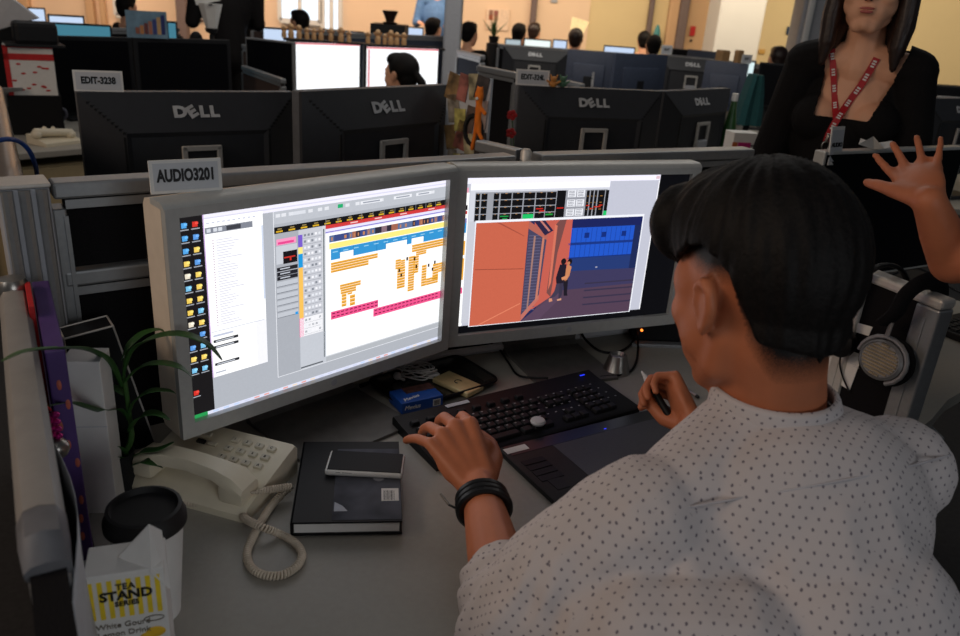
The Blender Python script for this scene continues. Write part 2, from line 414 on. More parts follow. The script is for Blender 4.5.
tR, zR = silver_monitor('right silver monitor showing a red wall and two embracing figures', cR, .4212, CAMZ - .4709, (.185, -.012))

rnd = random.Random(3)
s = Screen()
W_, G_ = (255, 255, 255), (172, 176, 184)
s.r(0, 0, 1, 1, G_, 0)
s.r(0, 0, .0755, 1, (24, 22, 24), 1)                                     # dark desktop strip with icons
ic = [(235, 200, 90), (90, 150, 220), (230, 220, 200), (120, 190, 230), (240, 205, 100)]
for i in range(15):
    for j in (0, 1):
        if (i in (9,) and j == 0) or (i in (13,) ) or (i == 14 and j == 1): continue
        u = .013 + .032 * j; v = .965 - i * .0585
        cc = (210, 50, 40) if (i, j) in ((0, 1), (14, 0)) else (rnd.choice(ic) if (i > 2 or j) else (80, 160, 225))
        s.r(u, v - .024, u + .015, v, cc, 2)
        s.r(u + .008, v - .013, u + .017, v - .003, tuple(min(255, c + 30) for c in cc), 3)
        s.r(u - .004, v - .035, u + .021, v - .030, (200, 205, 215), 2, .6)
s.r(0, 0, .052, .019, (40, 150, 80), 3); s.r(.052, 0, 1, .017, (216, 220, 240), 2)
for i in range(26): s.r(.07 + i * .035, .004, .088 + i * .035, .012, rnd.choice([(230, 160, 150), (190, 210, 245), (235, 215, 190), (205, 210, 235)]), 3)
s.r(.0755, .955, 1, 1, (238, 236, 250), 2); s.r(.0755, .968, 1, .974, (214, 212, 232), 3)
s.r(.0755, .187, .262, .968, W_, 3, 1.06)                                  # clip list window
s.r(.0755, .187, .0785, .99, (196, 160, 216), 4)
s.r(.08, .899, .228, .928, (128, 132, 144), 4)
for u in (.085, .105, .12): s.r(u, .905, u + .012, .922, (210, 214, 222), 5)
s.r(.145, .903, .19, .924, (60, 62, 70), 5)
for i in range(10): s.r(.085 + i * .016, .945, .094 + i * .016, .951, (196, 200, 218), 4)
for i in range(34):
    v = .862 - i * .0125
    s.r(.1, v, .104, v + .004, (150, 110, 150), 4); s.r(.112, v, .135 + rnd.random() * .06, v + .0045, (208, 208, 222), 4)
s.r(.256, .53, .262, .90, (205, 214, 232), 5); s.r(.226, .187, .262, .42, (240, 240, 246), 5)
for v in (.385, .355, .265): s.r(.085, v - .02, .165, v - .006, (40, 42, 48), 5); s.r(.092, v - .016, .15, v - .011, (200, 205, 215), 6)
s.r(.085, .395, .15, .405, (190, 196, 215), 5); s.r(.085, .205, .12, .212, (170, 176, 190), 5); s.r(.08, .42, .256, .424, (200, 204, 216), 5)
s.r(.2965, .08, .2985, .955, (232, 234, 240), 4); s.r(.2965, .08, 1, .083, (232, 234, 240), 4)   # editor window
s.r(.2985, .893, 1, .955, (186, 190, 198), 4)
for u in (.305, .325, .35, .42, .455, .48, .56, .60, .66, .70, .78, .86, .93):
    s.r(u, .925, u + .016, .942, (222, 224, 230), 5)
s.r(.35, .925, .41, .942, (215, 218, 226), 5); s.r(.53, .925, .55, .945, (36, 170, 110), 6)
for u0, w in ((.62, .09), (.76, .08), (.86, .07)): s.r(u0, .925, u0 + w, .942, (230, 232, 238), 6); s.r(u0 + .01, .930, u0 + w - .01, .937, (150, 155, 168), 7)
s.r(.2985, .846, 1, .878, (20, 20, 22), 5)
for i in range(16): s.r(.305 + i * .0435, .851, .328 + i * .0435, .859, (214, 170, 40), 6); s.r(.31 + i * .0435, .864, .325 + i * .0435, .870, (150, 130, 80), 6)
for i in range(11): s.r(.483 + i * .047, .846, .485 + i * .047, .878, (120, 120, 124), 7)
s.r(.483, .829, 1, .846, (206, 58, 58), 5)
for u in (.58, .68, .79, .92): s.r(u, .834, u + .03, .840, (240, 200, 200), 6)
s.r(.483, .826, 1, .829, (196, 60, 90), 6); s.r(.483, .80, 1, .826, (226, 224, 244), 5); s.r(.483, .806, 1, .811, (110, 96, 200), 6)
u = .497
while u < .998:                                                             # film strip of small stills
    w = rnd.uniform(.012, .03); s.r(u, .752, min(u + w, .999), .788, rnd.choice([(70, 60, 90), (120, 90, 110), (60, 74, 130), (160, 100, 80), (90, 110, 150), (48, 44, 60), (136, 110, 120)]), 6); u += w
    if rnd.random() < .5: s.r(u - w * .6, .76, u - w * .3, .778, (190, 130, 90), 7)
s.r(.483, .30, 1, .80, W_, 4, 1.05); s.r(.483, .118, 1, .30, (246, 248, 250), 4, 1.03)
s.r(.497, .716, 1, .746, (246, 232, 130), 6)
BL = (52, 146, 206); OR = (238, 172, 62); PK = (236, 84, 140)
s.r(.503, .688, .73, .714, BL, 6); s.r(.503, .655, .538, .688, BL, 6); s.r(.593, .655, .73, .688, BL, 6)
s.r(.73, .684, 1, .712, BL, 6); s.r(.825, .655, .847, .684, BL, 6); s.r(.903, .650, 1, .684, BL, 6)
for u in (.538, .593, .69, .73, .825, .903): s.r(u, .655, u + .0015, .713, (26, 96, 160), 7)
for i in range(12): s.r(.51 + i * .042, .694, .53 + i * .042, .699, (150, 205, 235), 7)
def clips(u0, v0, u1, v1, n, c=OR):
    h = (v1 - v0) / n
    for i in range(n):
        s.r(u0, v0 + i * h + h * .12, u1, v0 + (i + 1) * h, c, 6); s.r(u0 + .004, v0 + i * h + h * .3, u1 - .004, v0 + i * h + h * .5, tuple(int(q * .72) for q in c), 7)
clips(.503, .613, .696, .641, 2); clips(.503, .584, .657, .613, 2)
clips(.539, .480, .625, .508, 2); clips(.542, .452, .606, .480, 2); clips(.546, .378, .566, .452, 4); clips(.580, .372, .602, .435, 3); clips(.570, .44, .59, .452, 1)
clips(.776, .52, .80, .578, 4); clips(.785, .40, .822, .53, 8); clips(.80, .53, .82, .57, 3)
clips(.836, .367, .866, .579, 14); clips(.86, .47, .885, .575, 7); clips(.850, .60, 1, .645, 3); clips(.87, .575, .92, .60, 2)
clips(.901, .376, .925, .508, 8); clips(.925, .376, .985, .42, 3); clips(.955, .40, .985, .50, 6); clips(.985, .44, 1, .50, 4)
for u, v in ((.80, .47), (.825, .56), (.79, .50), (.86, .55), (.93, .49), (.96, .50), (.87, .5), (.95, .46)): s.r(u, v, u + .008, v + .02, (60, 40, 20), 8)
s.r(.503, .322, .702, .367, PK, 6); s.r(.682, .271, 1, .319, PK, 6)
for u0, u1, v in ((.503, .702, .352), (.503, .702, .333), (.682, 1, .304), (.682, 1, .283)):
    u = u0 + .005
    while u < u1 - .01: s.r(u, v, u + .012, v + .006, (120, 20, 60), 7); u += .018
for u in (.60, .70, .80, .90): s.r(u, .12, u + .001, .65, (228, 232, 240), 5)
s.r(.2985, .083, .383, .846, (166, 170, 178), 5); s.r(.383, .085, .47, .846, (196, 198, 206), 5)
s.r(.47, .085, .483, .846, (205, 208, 214), 6); s.r(.474, .118, .478, .83, (70, 80, 84), 7)
s.r(.305, .786, .374, .817, (240, 150, 190), 6); s.r(.31, .79, .366, .802, (226, 70, 140), 7); s.r(.303, .69, .378, .782, (196, 200, 208), 6)
s.r(.327, .687, .377, .750, (22, 20, 24), 7); s.r(.33, .715, .37, .722, (200, 50, 40), 8); s.r(.35, .70, .356, .716, (200, 50, 40), 8)
for v in (.665, .64, .618): s.r(.304, v - .012, .378, v + .008, (34, 34, 40), 7); s.r(.315, v - .004, .35, v + .002, (190, 195, 205), 8)
for i in range(6): s.r(.302, .575 - i * .033, .378, .598 - i * .033, (190, 194, 202), 6); s.r(.302, .572 - i * .033, .378, .575 - i * .033, (110, 114, 124), 6)
s.r(.366, .405, .376, .42, (40, 150, 220), 8)
for v0, v1, c in ((.757, .82, (120, 92, 200)), (.722, .757, (245, 228, 130)), (.65, .722, (30, 150, 215)), (.376, .65, (242, 190, 90)), (.271, .376, (240, 110, 160))): s.r(.381, v0, .397, v1, c, 7)
for i in range(17):
    v = .80 - i * .0325
    s.r(.398, v - .002, .47, v, (140, 145, 155), 7)
    for j in range(5): s.r(.402 + j * .0135, v + .008, .410 + j * .0135, v + .020, rnd.choice([(240, 240, 245), (225, 228, 235), (130, 135, 145)]), 7)
s.r(.383, .271, .47, .376, (236, 236, 240), 7); s.r(.382, .083, .483, .268, (192, 196, 204), 7); s.r(.383, .090, .47, .098, (90, 94, 100), 8)
s.r(.483, .085, 1, .118, (176, 180, 186), 6); s.r(.483, .113, 1, .118, (205, 208, 214), 7)
s.build('screen', tL, zL)

s = Screen()
s.r(0, 0, 1, 1, (13, 14, 20), 0, .5)
s.r(0, .05, .856, .993, (190, 192, 206), 1); s.r(0, .957, .856, .993, (240, 238, 252), 2); s.r(.835, .965, .853, .985, (220, 190, 200), 3)
s.r(.851, .05, .8555, .957, (244, 244, 248), 3)
s.r(0, .05, .022, .905, W_, 2, 1.03)
for v, c, h in ((.905, (235, 160, 180), .03), (.80, (30, 24, 28), .03), (.775, (190, 60, 60), .02), (.72, (120, 120, 180), .03), (.66, BL, .06), (.52, OR, .09), (.36, OR, .14), (.27, PK, .04)): s.r(0, v, .015, v + h, c, 3)
s.r(.019, .07, .055, .95, (196, 198, 208), 3)
s.r(.023, .73, .62, .957, (206, 208, 218), 4); s.r(.023, .918, .62, .957, (246, 246, 252), 5)
s.r(.043, .725, .612, .905, (150, 152, 160), 5)
u = .046; ws = [.014, .022, .008, .022, .045, .042, .042, .040, .040, .042]
cols = [(u0, w) for u0, w in ((.045, .017), (.068, .024), (.118, .022), (.146, .046), (.196, .044), (.245, .046), (.296, .042), (.341, .042), (.386, .0))]
for k, (u0, w) in enumerate(cols):
    if not w: continue
    for i in range(4):
        s.r(u0, .73 + i * .043, u0 + w, .768 + i * .043, (14, 14, 17), 6)
        s.r(u0 + w * .4, .764 + i * .043, u0 + w * .6, .768 + i * .043, (170, 120, 60), 7)
s.r(.245, .728, .291, .762, (30, 190, 100), 8); s.r(.15, .75, .185, .757, (30, 150, 70), 8); s.r(.16, .735, .18, .742, (30, 150, 70), 8); s.r(.343, .75, .375, .76, (36, 150, 60), 8)
s.r(.30, .79, .33, .797, (200, 40, 30), 8); s.r(.315, .775, .337, .783, (200, 40, 30), 8); s.r(.386, .73, .425, .905, (14, 14, 17), 6); s.r(.39, .79, .42, .797, (200, 40, 30), 8)
for u0 in (.434, .474):
    for v0 in (.74, .80, .86):
        s.r(u0, v0, u0 + .036, v0 + .045, (232, 234, 240), 6)
        for i in range(4): s.r(u0 + .004, v0 + .006 + i * .01, u0 + .030, v0 + .010 + i * .01, (120, 122, 132), 7)
for u0, w in ((.518, .013), (.536, .013), (.554, .012), (.571, .03), (.606, .0)):
    if w:
        s.r(u0, .735, u0 + w, .90, (14, 14, 17), 6)
        for v in (.776, .82, .862): s.r(u0 + w * .3, v, u0 + w * .7, v + .004, (170, 120, 60), 7)
for u0, v in ((.52, .80), (.538, .78), (.556, .79), (.572, .79), (.58, .80)): s.r(u0, v, u0 + .016, v + .007, (200, 50, 30), 8)
s.r(.605, .735, .62, .90, (14, 14, 17), 6); s.r(.605, .735, .62, .765, (30, 190, 100), 8)
# the picture window: an evening street
s.r(.050, .040, .804, .733, (236, 238, 246), 9); s.r(.054, .045, .798, .718, (34, 40, 84), 10)
s.r(.46, .60, .798, .718, (26, 34, 88), 11); s.r(.46, .455, .765, .66, (32, 84, 196), 12)
for i in range(13): s.r(.47 + i * .0228, .455, .473 + i * .0228, .655, (26, 66, 160), 13)
s.r(.46, .545, .765, .562, (24, 52, 128), 14); s.r(.46, .455, .765, .462, (24, 48, 116), 14)
for u in (.53, .61, .705): s.r(u, .59, u + .022, .625, (18, 44, 120), 14)
s.r(.765, .36, .798, .66, (28, 40, 84), 13); s.r(.44, .36, .798, .455, (36, 56, 112), 12); s.r(.60, .38, .61, .39, (150, 150, 170), 14)
s.poly([(.30, .045), (.798, .045), (.798, .36), (.46, .37)], (84, 64, 84), 13, .9)
s.poly([(.45, .24), (.798, .25), (.798, .36), (.46, .37)], (62, 58, 94), 14, .9)
for v in (.12, .17, .22, .27): s.r(.56, v, .798, v + .010, (56, 50, 74), 15, .9)
s.poly([(.054, .045), (.277, .045), (.275, .718), (.054, .718)], (196, 98, 74), 14)                  # near wall
s.poly([(.30, .718), (.468, .718), (.47, .36), (.405, .20), (.30, .1)], (192, 92, 78), 14)
s.poly([(.405, .20), (.385, .23), (.395, .69), (.41, .718), (.44, .718), (.415, .5)], (116, 72, 70), 15)
s.poly([(.39, .25), (.40, .30), (.402, .68), (.39, .69)], (206, 112, 90), 16)
s.poly([(.277, .07), (.35, .20), (.36, .60), (.277, .67)], (70, 66, 92), 15)
for k in range(26): s.r(.28, .12 + k * .02, .335, .126 + k * .02, (92, 88, 116), 16)
s.poly([(.277, .045), (.277, .09), (.352, .225), (.352, .19)], (186, 108, 96), 17)
s.poly([(.335, .18), (.345, .20), (.35, .61), (.34, .62)], (190, 120, 100), 17); s.poly([(.30, .1), (.306, .11), (.31, .62), (.302, .62)], (160, 120, 110), 17)
s.poly([(.275, .67), (.36, .59), (.364, .63), (.275, .718)], (176, 98, 84), 17); s.poly([(.295, .718), (.345, .718), (.385, .65), (.35, .62)], (42, 34, 64), 18)
s.poly([(.32, .718), (.33, .718), (.372, .65), (.364, .645)], (190, 120, 110), 19)
s.poly([(.277, .045), (.40, .19), (.44, .22), (.46, .2), (.36, .045)], (92, 70, 92), 17, .9)
s.poly([(.06, .42), (.27, .405), (.27, .41), (.06, .425)], (150, 72, 56), 16); s.poly([(.10, .05), (.27, .17), (.27, .176), (.09, .05)], (222, 130, 100), 16); s.poly([(.14, .715), (.26, .62), (.26, .625), (.15, .717)], (160, 76, 60), 16)
def blob(pts, c, l, e=1.0): s.poly(pts, c, l, e)
def oval(u, v, a, bb, c, l): s.poly([(u + a * math.cos(k * .5236), v + bb * math.sin(k * .5236)) for k in range(12)], c, l)
oval(.447, .44, .012, .022, (26, 20, 26), 21); oval(.476, .435, .011, .021, (24, 18, 22), 20); oval(.471, .425, .007, .013, (186, 120, 84), 21)
blob([(.432, .42), (.462, .42), (.462, .33), (.455, .29), (.425, .29), (.42, .33)], (32, 26, 40), 20)
blob([(.468, .42), (.487, .40), (.482, .34), (.468, .30), (.455, .31), (.46, .37)], (196, 128, 88), 19)
blob([(.445, .33), (.474, .345), (.472, .325), (.45, .31)], (206, 136, 96), 22)
blob([(.425, .29), (.452, .29), (.45, .24), (.425, .2), (.402, .19), (.42, .24)], (62, 56, 76), 20); blob([(.44, .29), (.458, .29), (.456, .20), (.442, .18)], (56, 50, 70), 21)
blob([(.455, .31), (.478, .31), (.480, .22), (.484, .20), (.466, .20), (.462, .25)], (30, 26, 36), 19)
blob([(.398, .19), (.412, .19), (.415, .17), (.40, .165)], (206, 140, 110), 22); blob([(.436, .18), (.456, .185), (.456, .172), (.438, .168)], (206, 150, 120), 22)
s.build('screen', tR, zR)

# name plate clipped on the left monitor
def plate(name, label, txt, cpos, yaw, w, h, tsize, lean=0., tsx=1.0, z=None):
    t = thing(name, label, 'sign', cpos, yaw)
    m = Matrix.Rotation(-lean, 4, 'X')
    b = MB(); b.box((0, 0, h / 2), (w, .003, h)); x = b.build('holder', M_paper, t); x.rotation_euler = (-lean, 0, 0)
    b = MB(); b.box((0, -.0018, h * .5), (w * .90, .0008, h * .82)); y = b.build('card', M_pgrey, t); y.rotation_euler = (-lean, 0, 0)
    q = text('lettering', txt, tsize, frame((0, -.0026, h * .52), (1, 0, 0), (0, -1, 0)), M_ink, t, bold=tsize * .045, sx=tsx); q.rotation_euler = (-lean, 0, 0)
    return t
ux = Vector((math.cos(.8239), math.sin(.8239), 0)); uy = Vector((-ux.y, ux.x, 0))
def on_mon(c, yaw, x, y, z):
    a = Vector((math.cos(yaw), math.sin(yaw), 0)); bb = Vector((-a.y, a.x, 0)); return Vector((c.x, c.y, 0)) + a * x + bb * y + Vector((0, 0, z))
topL = CAMZ - .4687 + SH / 2 + .0225
plate('name_plate', 'white name plate reading AUDIO3201 standing on the left lit monitor', 'AUDIO3201', on_mon(cL, .8239, -.222, .035, topL), .62, .10, .047, .0235, .05, .66)
# ------------------------------------------------------------------ things on the desk
DZ = .73
# desk telephone
ph = thing('desk_telephone', 'cream desk telephone with coiled handset cord beside the black book', 'telephone', at(222, 470, DZ + .02) * 1 + Vector((0, 0, 0)), R_(-16))
ph.location.z = DZ; ph.location.x -= .012; ph.scale = (.93, .93, .93)
b = MB(); w2, d2 = .112, .082
loops = []
for x, k in ((-w2, .97), (-w2 + .006, 1), (w2 - .006, 1), (w2, .97)):
    loops.append([Vector((x, y * k, z * (k if z > .01 else 1))) for y, z in ((-d2, .0), (-d2 - .002, .014), (-d2 + .006, .024), (d2 - .03, .052), (d2 - .008, .056), (d2, .048), (d2, 0))])
b.ring(loops); b.build('base', M_cream, ph, True)
sl = math.atan2(.052 - .024, 2 * d2 - .036)
def on_phone(x, y, h=0): return Vector((x, y - h * math.sin(sl), .024 + (y + d2 - .006) * math.tan(sl) + h * math.cos(sl)))
for i in range(4):
    for j in range(3):
        b = MB(); b.box(on_phone(.010 + i * .0235, .008 + j * .021, .002), (.015, .011, .006), Matrix.Rotation(sl, 3, 'X'), .0015)
        k = b.build('key', M_creamd, ph)
        tx = '123456789*0#'[3 * (2 - j) + min(i, 2)] if i < 3 else 'ABC'[j]
        text('digit', tx, .007, frame(on_phone(.010 + i * .0235, .008 + j * .021, .0052), (1, 0, 0), (0, -math.sin(sl), math.cos(sl))), M_ink, k)
for i in range(3):
    b = MB(); b.box(on_phone(-.045 + (i % 2) * .022, .030 + (i // 2) * .018, .002), (.016, .008, .005), Matrix.Rotation(sl, 3, 'X'), .001); b.build('function_key', (M_ink if i == 0 else M_creamd), ph)
b = MB(); b.box(on_phone(-.072, .045, .0006), (.030, .014, .001), Matrix.Rotation(sl, 3, 'X')); b.build('index_card', M_paper, ph)
b = MB()
for i in range(9): b.box(on_phone(-.052 + i * .0055, -.022, .0004), (.0024, .026, .0014), Matrix.Rotation(sl, 3, 'X'))
b.build('speaker_grille', mat('grille_shadow', (120, 112, 96), .7), ph)
b = MB(); b.box((-.02, -d2 - .001, .010), (.013, .004, .010)); b.build('cord_jack', M_ink, ph)
b = MB(); hz0 = .052
hp = [Vector((x, -.054, z)) for x, z in ((-.108, .048), (-.09, .060), (-.05, .069), (0, .071), (.05, .067), (.085, .057), (.104, .043))]
lo = []
for i, p in enumerate(hp):
    ww = (.0245, .026, .021, .019, .021, .026, .0245)[i]; hh = (.009, .012, .010, .010, .010, .013, .010)[i]
    lo.append([p + Vector((0, y * ww, z * hh)) for y, z in ((-1, -.8), (-1, .3), (-.75, .95), (.75, .95), (1, .3), (1, -.8))])
b.ring(lo)
b.box((-.088, -.054, .044), (.046, .046, .030), None, .007); b.box((.082, -.054, .038), (.046, .046, .034), None, .007)
b.build('handset', M_cream, ph, True)
# coiled cord: a helix round its path
pm = mw(ph)
P = [pm @ Vector((.106, -.054, .038))] + [at(x, y, z) for x, y, z in ((289, 487, .752), (283, 493, .745), (272, 505, .738), (262, 520, .7365), (253, 537, .7365), (247, 553, .7365), (251, 567, .7365), (264, 575, .7365), (282, 575, .7365), (297, 566, .7365), (302, 554, .7365), (295, 543, .7365), (280, 534, .7365), (262, 527, .750), (247, 520, .745), (232, 510, .738))] + [pm @ Vector((-.02, -d2 - .004, .011))]
pth = smoothpath(P, 12); Ls_ = [0]
for i in range(1, len(pth)): Ls_.append(Ls_[-1] + (pth[i] - pth[i - 1]).length)
nt_ = int(Ls_[-1] / .0042); hx = []
for k in range(nt_ * 10):
    d = Ls_[-1] * k / (nt_ * 10); i = max(0, min(len(pth) - 2, int(np.searchsorted(Ls_, d)) - 1)); q = (d - Ls_[i]) / max(1e-6, Ls_[i + 1] - Ls_[i])
    c = pth[i].lerp(pth[i + 1], q); tt = (pth[i + 1] - pth[i]).normalized(); sd = tt.cross(Vector((0, 0, 1))).normalized(); up = sd.cross(tt)
    a = 2 * math.pi * k / 10; e = min(1, d / .03, (Ls_[-1] - d) / .03); hx.append(c + (sd * math.cos(a) + up * math.sin(a)) * .0042 * max(.1, e))
b = MB(); b.tube(hx, .0021, 5); b.build('coiled_cord', mat('cord_cream', (206, 192, 172), .5), ph, 'all', world=True)

# books and smartphone
def deskrot(px0, px1, z): a, c = at(*px0, z), at(*px1, z); return math.atan2((c - a).y, (c - a).x)
by = R_(8.5); bx = Vector((math.cos(by), math.sin(by), 0)); byv = Vector((-bx.y, bx.x, 0))
bc = (at(292, 538, DZ) + at(401, 536, DZ)) / 2 + byv * .108
bk = thing('paperback_book', 'thin black booklet underneath the thick book, its far edge sticking out', 'book', bc + bx * .018 + byv * .022, by)
b = MB(); b.box((0, 0, .002), (.112, .205, .004)); b.build('cover', M_black, bk)
b = MB(); b.box((.012, .090, .0042), (.085, .02, .0006)); b.build('cover_print', mat('print_grey', (70, 72, 78), .5), bk)
bk = thing('hardback_book', 'thick black book with grey photo cover and barcode under the smartphone', 'book', bc + Vector((0, 0, .0044)), by)
b = MB(); b.box((0, 0, .0115), (.150, .212, .017)); b.build('page_block', M_paper, bk)
b = MB(); b.box((0, 0, .0215), (.158, .218, .003)); b.box((0, 0, .0015), (.158, .218, .003)); b.box((-.0785, 0, .0115), (.003, .218, .023)); b.build('cover', M_black, bk)
b = MB(); b.box((.028, -.01, .0233), (.1, .19, .0006)); b.build('cover_photo', mat('photo_grey', (78, 80, 88), .8, spec=.1, noise_amt=.45, scale=18), bk)
b = MB(); b.box((.062, -.045, .0238), (.026, .032, .0006)); bar = b.build('barcode_label', M_paper, bk)
b = MB()
for i in range(9): b.box((.053 + i * .0019, -.047, .0242), (.0005 + .0006 * (i % 3 == 0), .024, .0003))
b.build('barcode', M_ink, bar)
b = MB(); b.lathe([(0, 0), (.009, 0), (.009, .0004), (0, .0004)], (.045, .0, .0236), 20); b.build('cover_moon', mat('print_pale', (140, 142, 150), .4), bk)
b = MB(); b.add([Vector(p) for p in ((-.02, -.085, .0238), (.0, -.085, .0238), (-.008, -.072, .0238), (-.02, -.062, .0238))], [(0, 1, 2, 3)]); b.build('cover_pale_patch', mat('print_white', (150, 156, 168), .4), bk)  # pale four-sided patch on the cover
text('cover_text', 'PSYCHOLOGICAL STUDIES', .0075, frame(bk.location * 0 + Vector((.03, .052, .0238)), (1, 0, 0), (0, 0, 1)), mat('print_dim', (110, 112, 118), .5), bk) if False else None
b = MB()
for k, w in enumerate((.075, .062)): b.box((.03 + .004 * k, .056 - .008 * k, .0238), (w, .0035, .0003))
b.build('cover_lines', mat('print_dim', (112, 114, 120), .5), bk)
sp_ = at(366, 462, .768); sy = deskrot((326, 471), (401, 475), .765)
sp = thing('smartphone', 'black smartphone in a white bumper case lying on the thick book', 'phone', (sp_.x, sp_.y, DZ + .0274 + .0006), sy)
b = MB(); b.box((0, 0, .0055), (.122, .062, .011), None, .005, 4); b.build('bumper', M_white, sp, True)
b = MB(); b.box((0, 0, .0103), (.115, .056, .0022), None, .001); b.build('glass', M_off, sp)
for x, w in ((-.040, .007), (-.026, .015)):
    b = MB(); b.box((x, -.030, .006), (w, .0014, .0042)); b.build('side_button', M_ink, sp)

# shallow tray with its contents
ty = R_(40.5); tx_ = Vector((math.cos(ty), math.sin(ty), 0)); tyv = Vector((-tx_.y, tx_.x, 0))
tc = (at(362, 388, DZ) + at(500, 385, DZ)) / 2 + Vector((-.006, .012, 0)) - tyv * .014
tr = thing('pen_tray', 'shallow black tray with chrome rim behind the keyboard', 'tray', (tc.x, tc.y, DZ), ty)
def rrect(w, h, r, n=6):
    P = []
    for cx_, cy_, a in ((w / 2 - r, h / 2 - r, 0), (-w / 2 + r, h / 2 - r, 90), (-w / 2 + r, -h / 2 + r, 180), (w / 2 - r, -h / 2 + r, 270)):
        for k in range(n + 1): t = R_(a + 90 * k / n); P.append((cx_ + r * math.cos(t), cy_ + r * math.sin(t)))
    return P
tw, th_ = .235, .145
b = MB(); b.ring([[Vector((x, y, z)) for x, y in rrect(tw - o2, th_ - o2, .022)] for o2, z in ((.03, 0), (.008, .012), (.003, .0145), (.012, .0125), (.034, .003), (.036, .003))]); b.build('tray_body', mat('tray_steel', (96, 94, 90), .2, .8), tr, True)
b = MB(); b.tube([Vector((x, y, .0145)) for x, y in rrect(tw - .002, th_ - .002, .022)], .0028, 6, closed=True); b.build('rim', M_black, tr, True)
cg_ = at(416, 400, DZ + .012)
cg = thing('cigarette_packet', 'blue cigarette packet lying in the tray', 'packet', (cg_.x, cg_.y, DZ + .0036), R_(33))
blue = mat('packet_blue', (24, 72, 150), .35, noise_amt=.08)
b = MB(); b.box((0, 0, .012), (.088, .056, .023), None, .0015); b.build('box', blue, cg)
b = MB(); b.box((.012, .016, .0237), (.062, .024, .0004)); b.build('warning_picture', mat('picture_dark', (70, 46, 42), .4, noise_amt=.6, scale=90), cg)
text('lettering', 'Mevius', .013, frame((-.018, -.014, .0239), (1, .25, 0), (0, 0, 1)), M_paper, cg, shear=.3)
text('lettering', 'Mevius', .012, frame((-.022, -.0284, .012), (1, 0, 0), (0, -1, 0)), M_paper, cg, shear=.3)
b = MB(); b.box((.030, -.0282, .011), (.016, .0006, .014)); bl = b.build('barcode_label', M_paper, cg)
b = MB()
for i in range(7): b.box((.0245 + i * .0018, -.0286, .011), (.0008, .0004, .011))
b.build('barcode', M_ink, bl)
gd_ = at(458, 383, DZ + .012)
gd = thing('music_player', 'pale gold pocket music player lying in the tray', 'music player', (gd_.x, gd_.y, DZ + .0036), R_(-8))
gd.rotation_euler = (0, 0, deskrot((437, 379), (470, 394), .74))
b = MB(); b.box((0, 0, .006), (.095, .052, .011), None, .003, 3); b.build('case', mat('pale_gold', (206, 186, 136), .4, .2), gd, True)
b = MB(); b.tube([Vector((.007 * math.cos(k * .35), .007 * math.sin(k * .35), .0117)) for k in range(3, 16)], .0012, 5); b.build('emblem', M_ink, gd)
ea = thing('earphones', 'tangled white earphone cable heaped in the tray', 'earphones', at(416, 377, DZ + .004))
pts = []; rr = random.Random(5)
e0 = Vector((0, 0, .004))
for k in range(46):
    a = k * 1.02; q = .034 + .010 * math.sin(k * 1.7)
    pts.append(Vector((q * math.cos(a) * 1.05, q * math.sin(a) * .62, .006 + .018 * (.5 + .5 * math.sin(k * .9)))))
b = MB(); b.tube(smoothpath(pts, 5), .0014, 6); b.build('cable', M_white, ea, True)
b = MB(); b.ell((-.036, -.022, .010), (.009, .008, .008)); b.cap((-.036, -.022, .008), (-.022, -.028, .006), .0035, .003); b.build('earbud', M_white, ea, True)
b = MB(); b.box((.034, .0, .008), (.028, .012, .006), Matrix.Rotation(R_(35), 3, 'Z'), .0015); b.build('connector', M_white, ea)

# keyboard
ky = R_(34.5); kx = Vector((math.cos(ky), math.sin(ky), 0)); kyv = Vector((-kx.y, kx.x, 0))
kc = (at(394, 419, .748) + at(587, 370, .752)) / 2 - kyv * .080; kc.z = DZ
kb = thing('keyboard', 'wide black computer keyboard under the left hand of the seated man', 'keyboard', (kc.x, kc.y, DZ), ky)
KWD = .462
b = MB(); b.ring([[Vector((x, y, z)) for y, z in ((-.080, 0), (-.081, .010), (-.074, .0135), (.05, .020), (.078, .024), (.082, .018), (.082, 0))] for x in (-KWD / 2, -KWD / 2 + .004, KWD / 2 - .004, KWD / 2)]); b.build('case', M_black, kb, True)
ks = math.atan2(.020 - .0135, .124); krot = Matrix.Rotation(ks, 3, 'X'); km = {}
def key(x, y, w, d=.0165):
    z = .0135 + (y + .074) * math.tan(ks) + .0035
    if (w, d) not in km:
        q = MB(); q.box((0, 0, 0), (w, d, .007), krot, .0012, 1, (.86, .84)); km[(w, d)] = q.build('key', M_black2, kb)
        km[(w, d)].location = (x, y, z); return
    o = km[(w, d)].copy(); COL.objects.link(o); o.location = (x, y, z)
p_ = .0188; x0 = -KWD / 2 + .016; nk = 0
for r_, y in enumerate((-.058, -.039, -.020, -.001, .018)):
    if r_ == 0:
        x = x0
        for w in (.026, .020, .024, .100, .024, .020, .026): key(x + w / 2, y, w - .002); x += w + .0008
    else:
        n = (12, 13, 13, 14)[r_ - 1]; off = (.018, .010, .006, 0)[r_ - 1]
        for i in range(n): key(x0 + off + p_ * (i + .5), y, .0168)
    for i in range(3):
        if r_ in (0, 3, 4) or (r_ == 1 and i == 1): key(x0 + .282 + i * p_, y, .0168)
    for i in range(3): key(x0 + .3525 + i * p_, y, .0168)
for i in range(8): key(x0 + p_ * (.5 + 1.75 * i), .044, .0168, .012)
b = MB(); rr = random.Random(2)
for r_, y in enumerate((-.039, -.020, -.001, .018)):
    for i in range(22):
        x = x0 + p_ * (i + .5) + (.018, .010, .006, 0)[r_]; z = .0135 + (y + .078) * math.tan(ks) + .0072
        b.box((x - .003, y + .003, z), (.004, .0025, .0003), krot)
b.build('key_legends', mat('legend_grey', (140, 142, 146), .5), kb)
b = MB(); b.box((.200, .062, .0245), (.012, .003, .001)); b.build('status_light', lit((40, 60, 255), 1.0), kb)
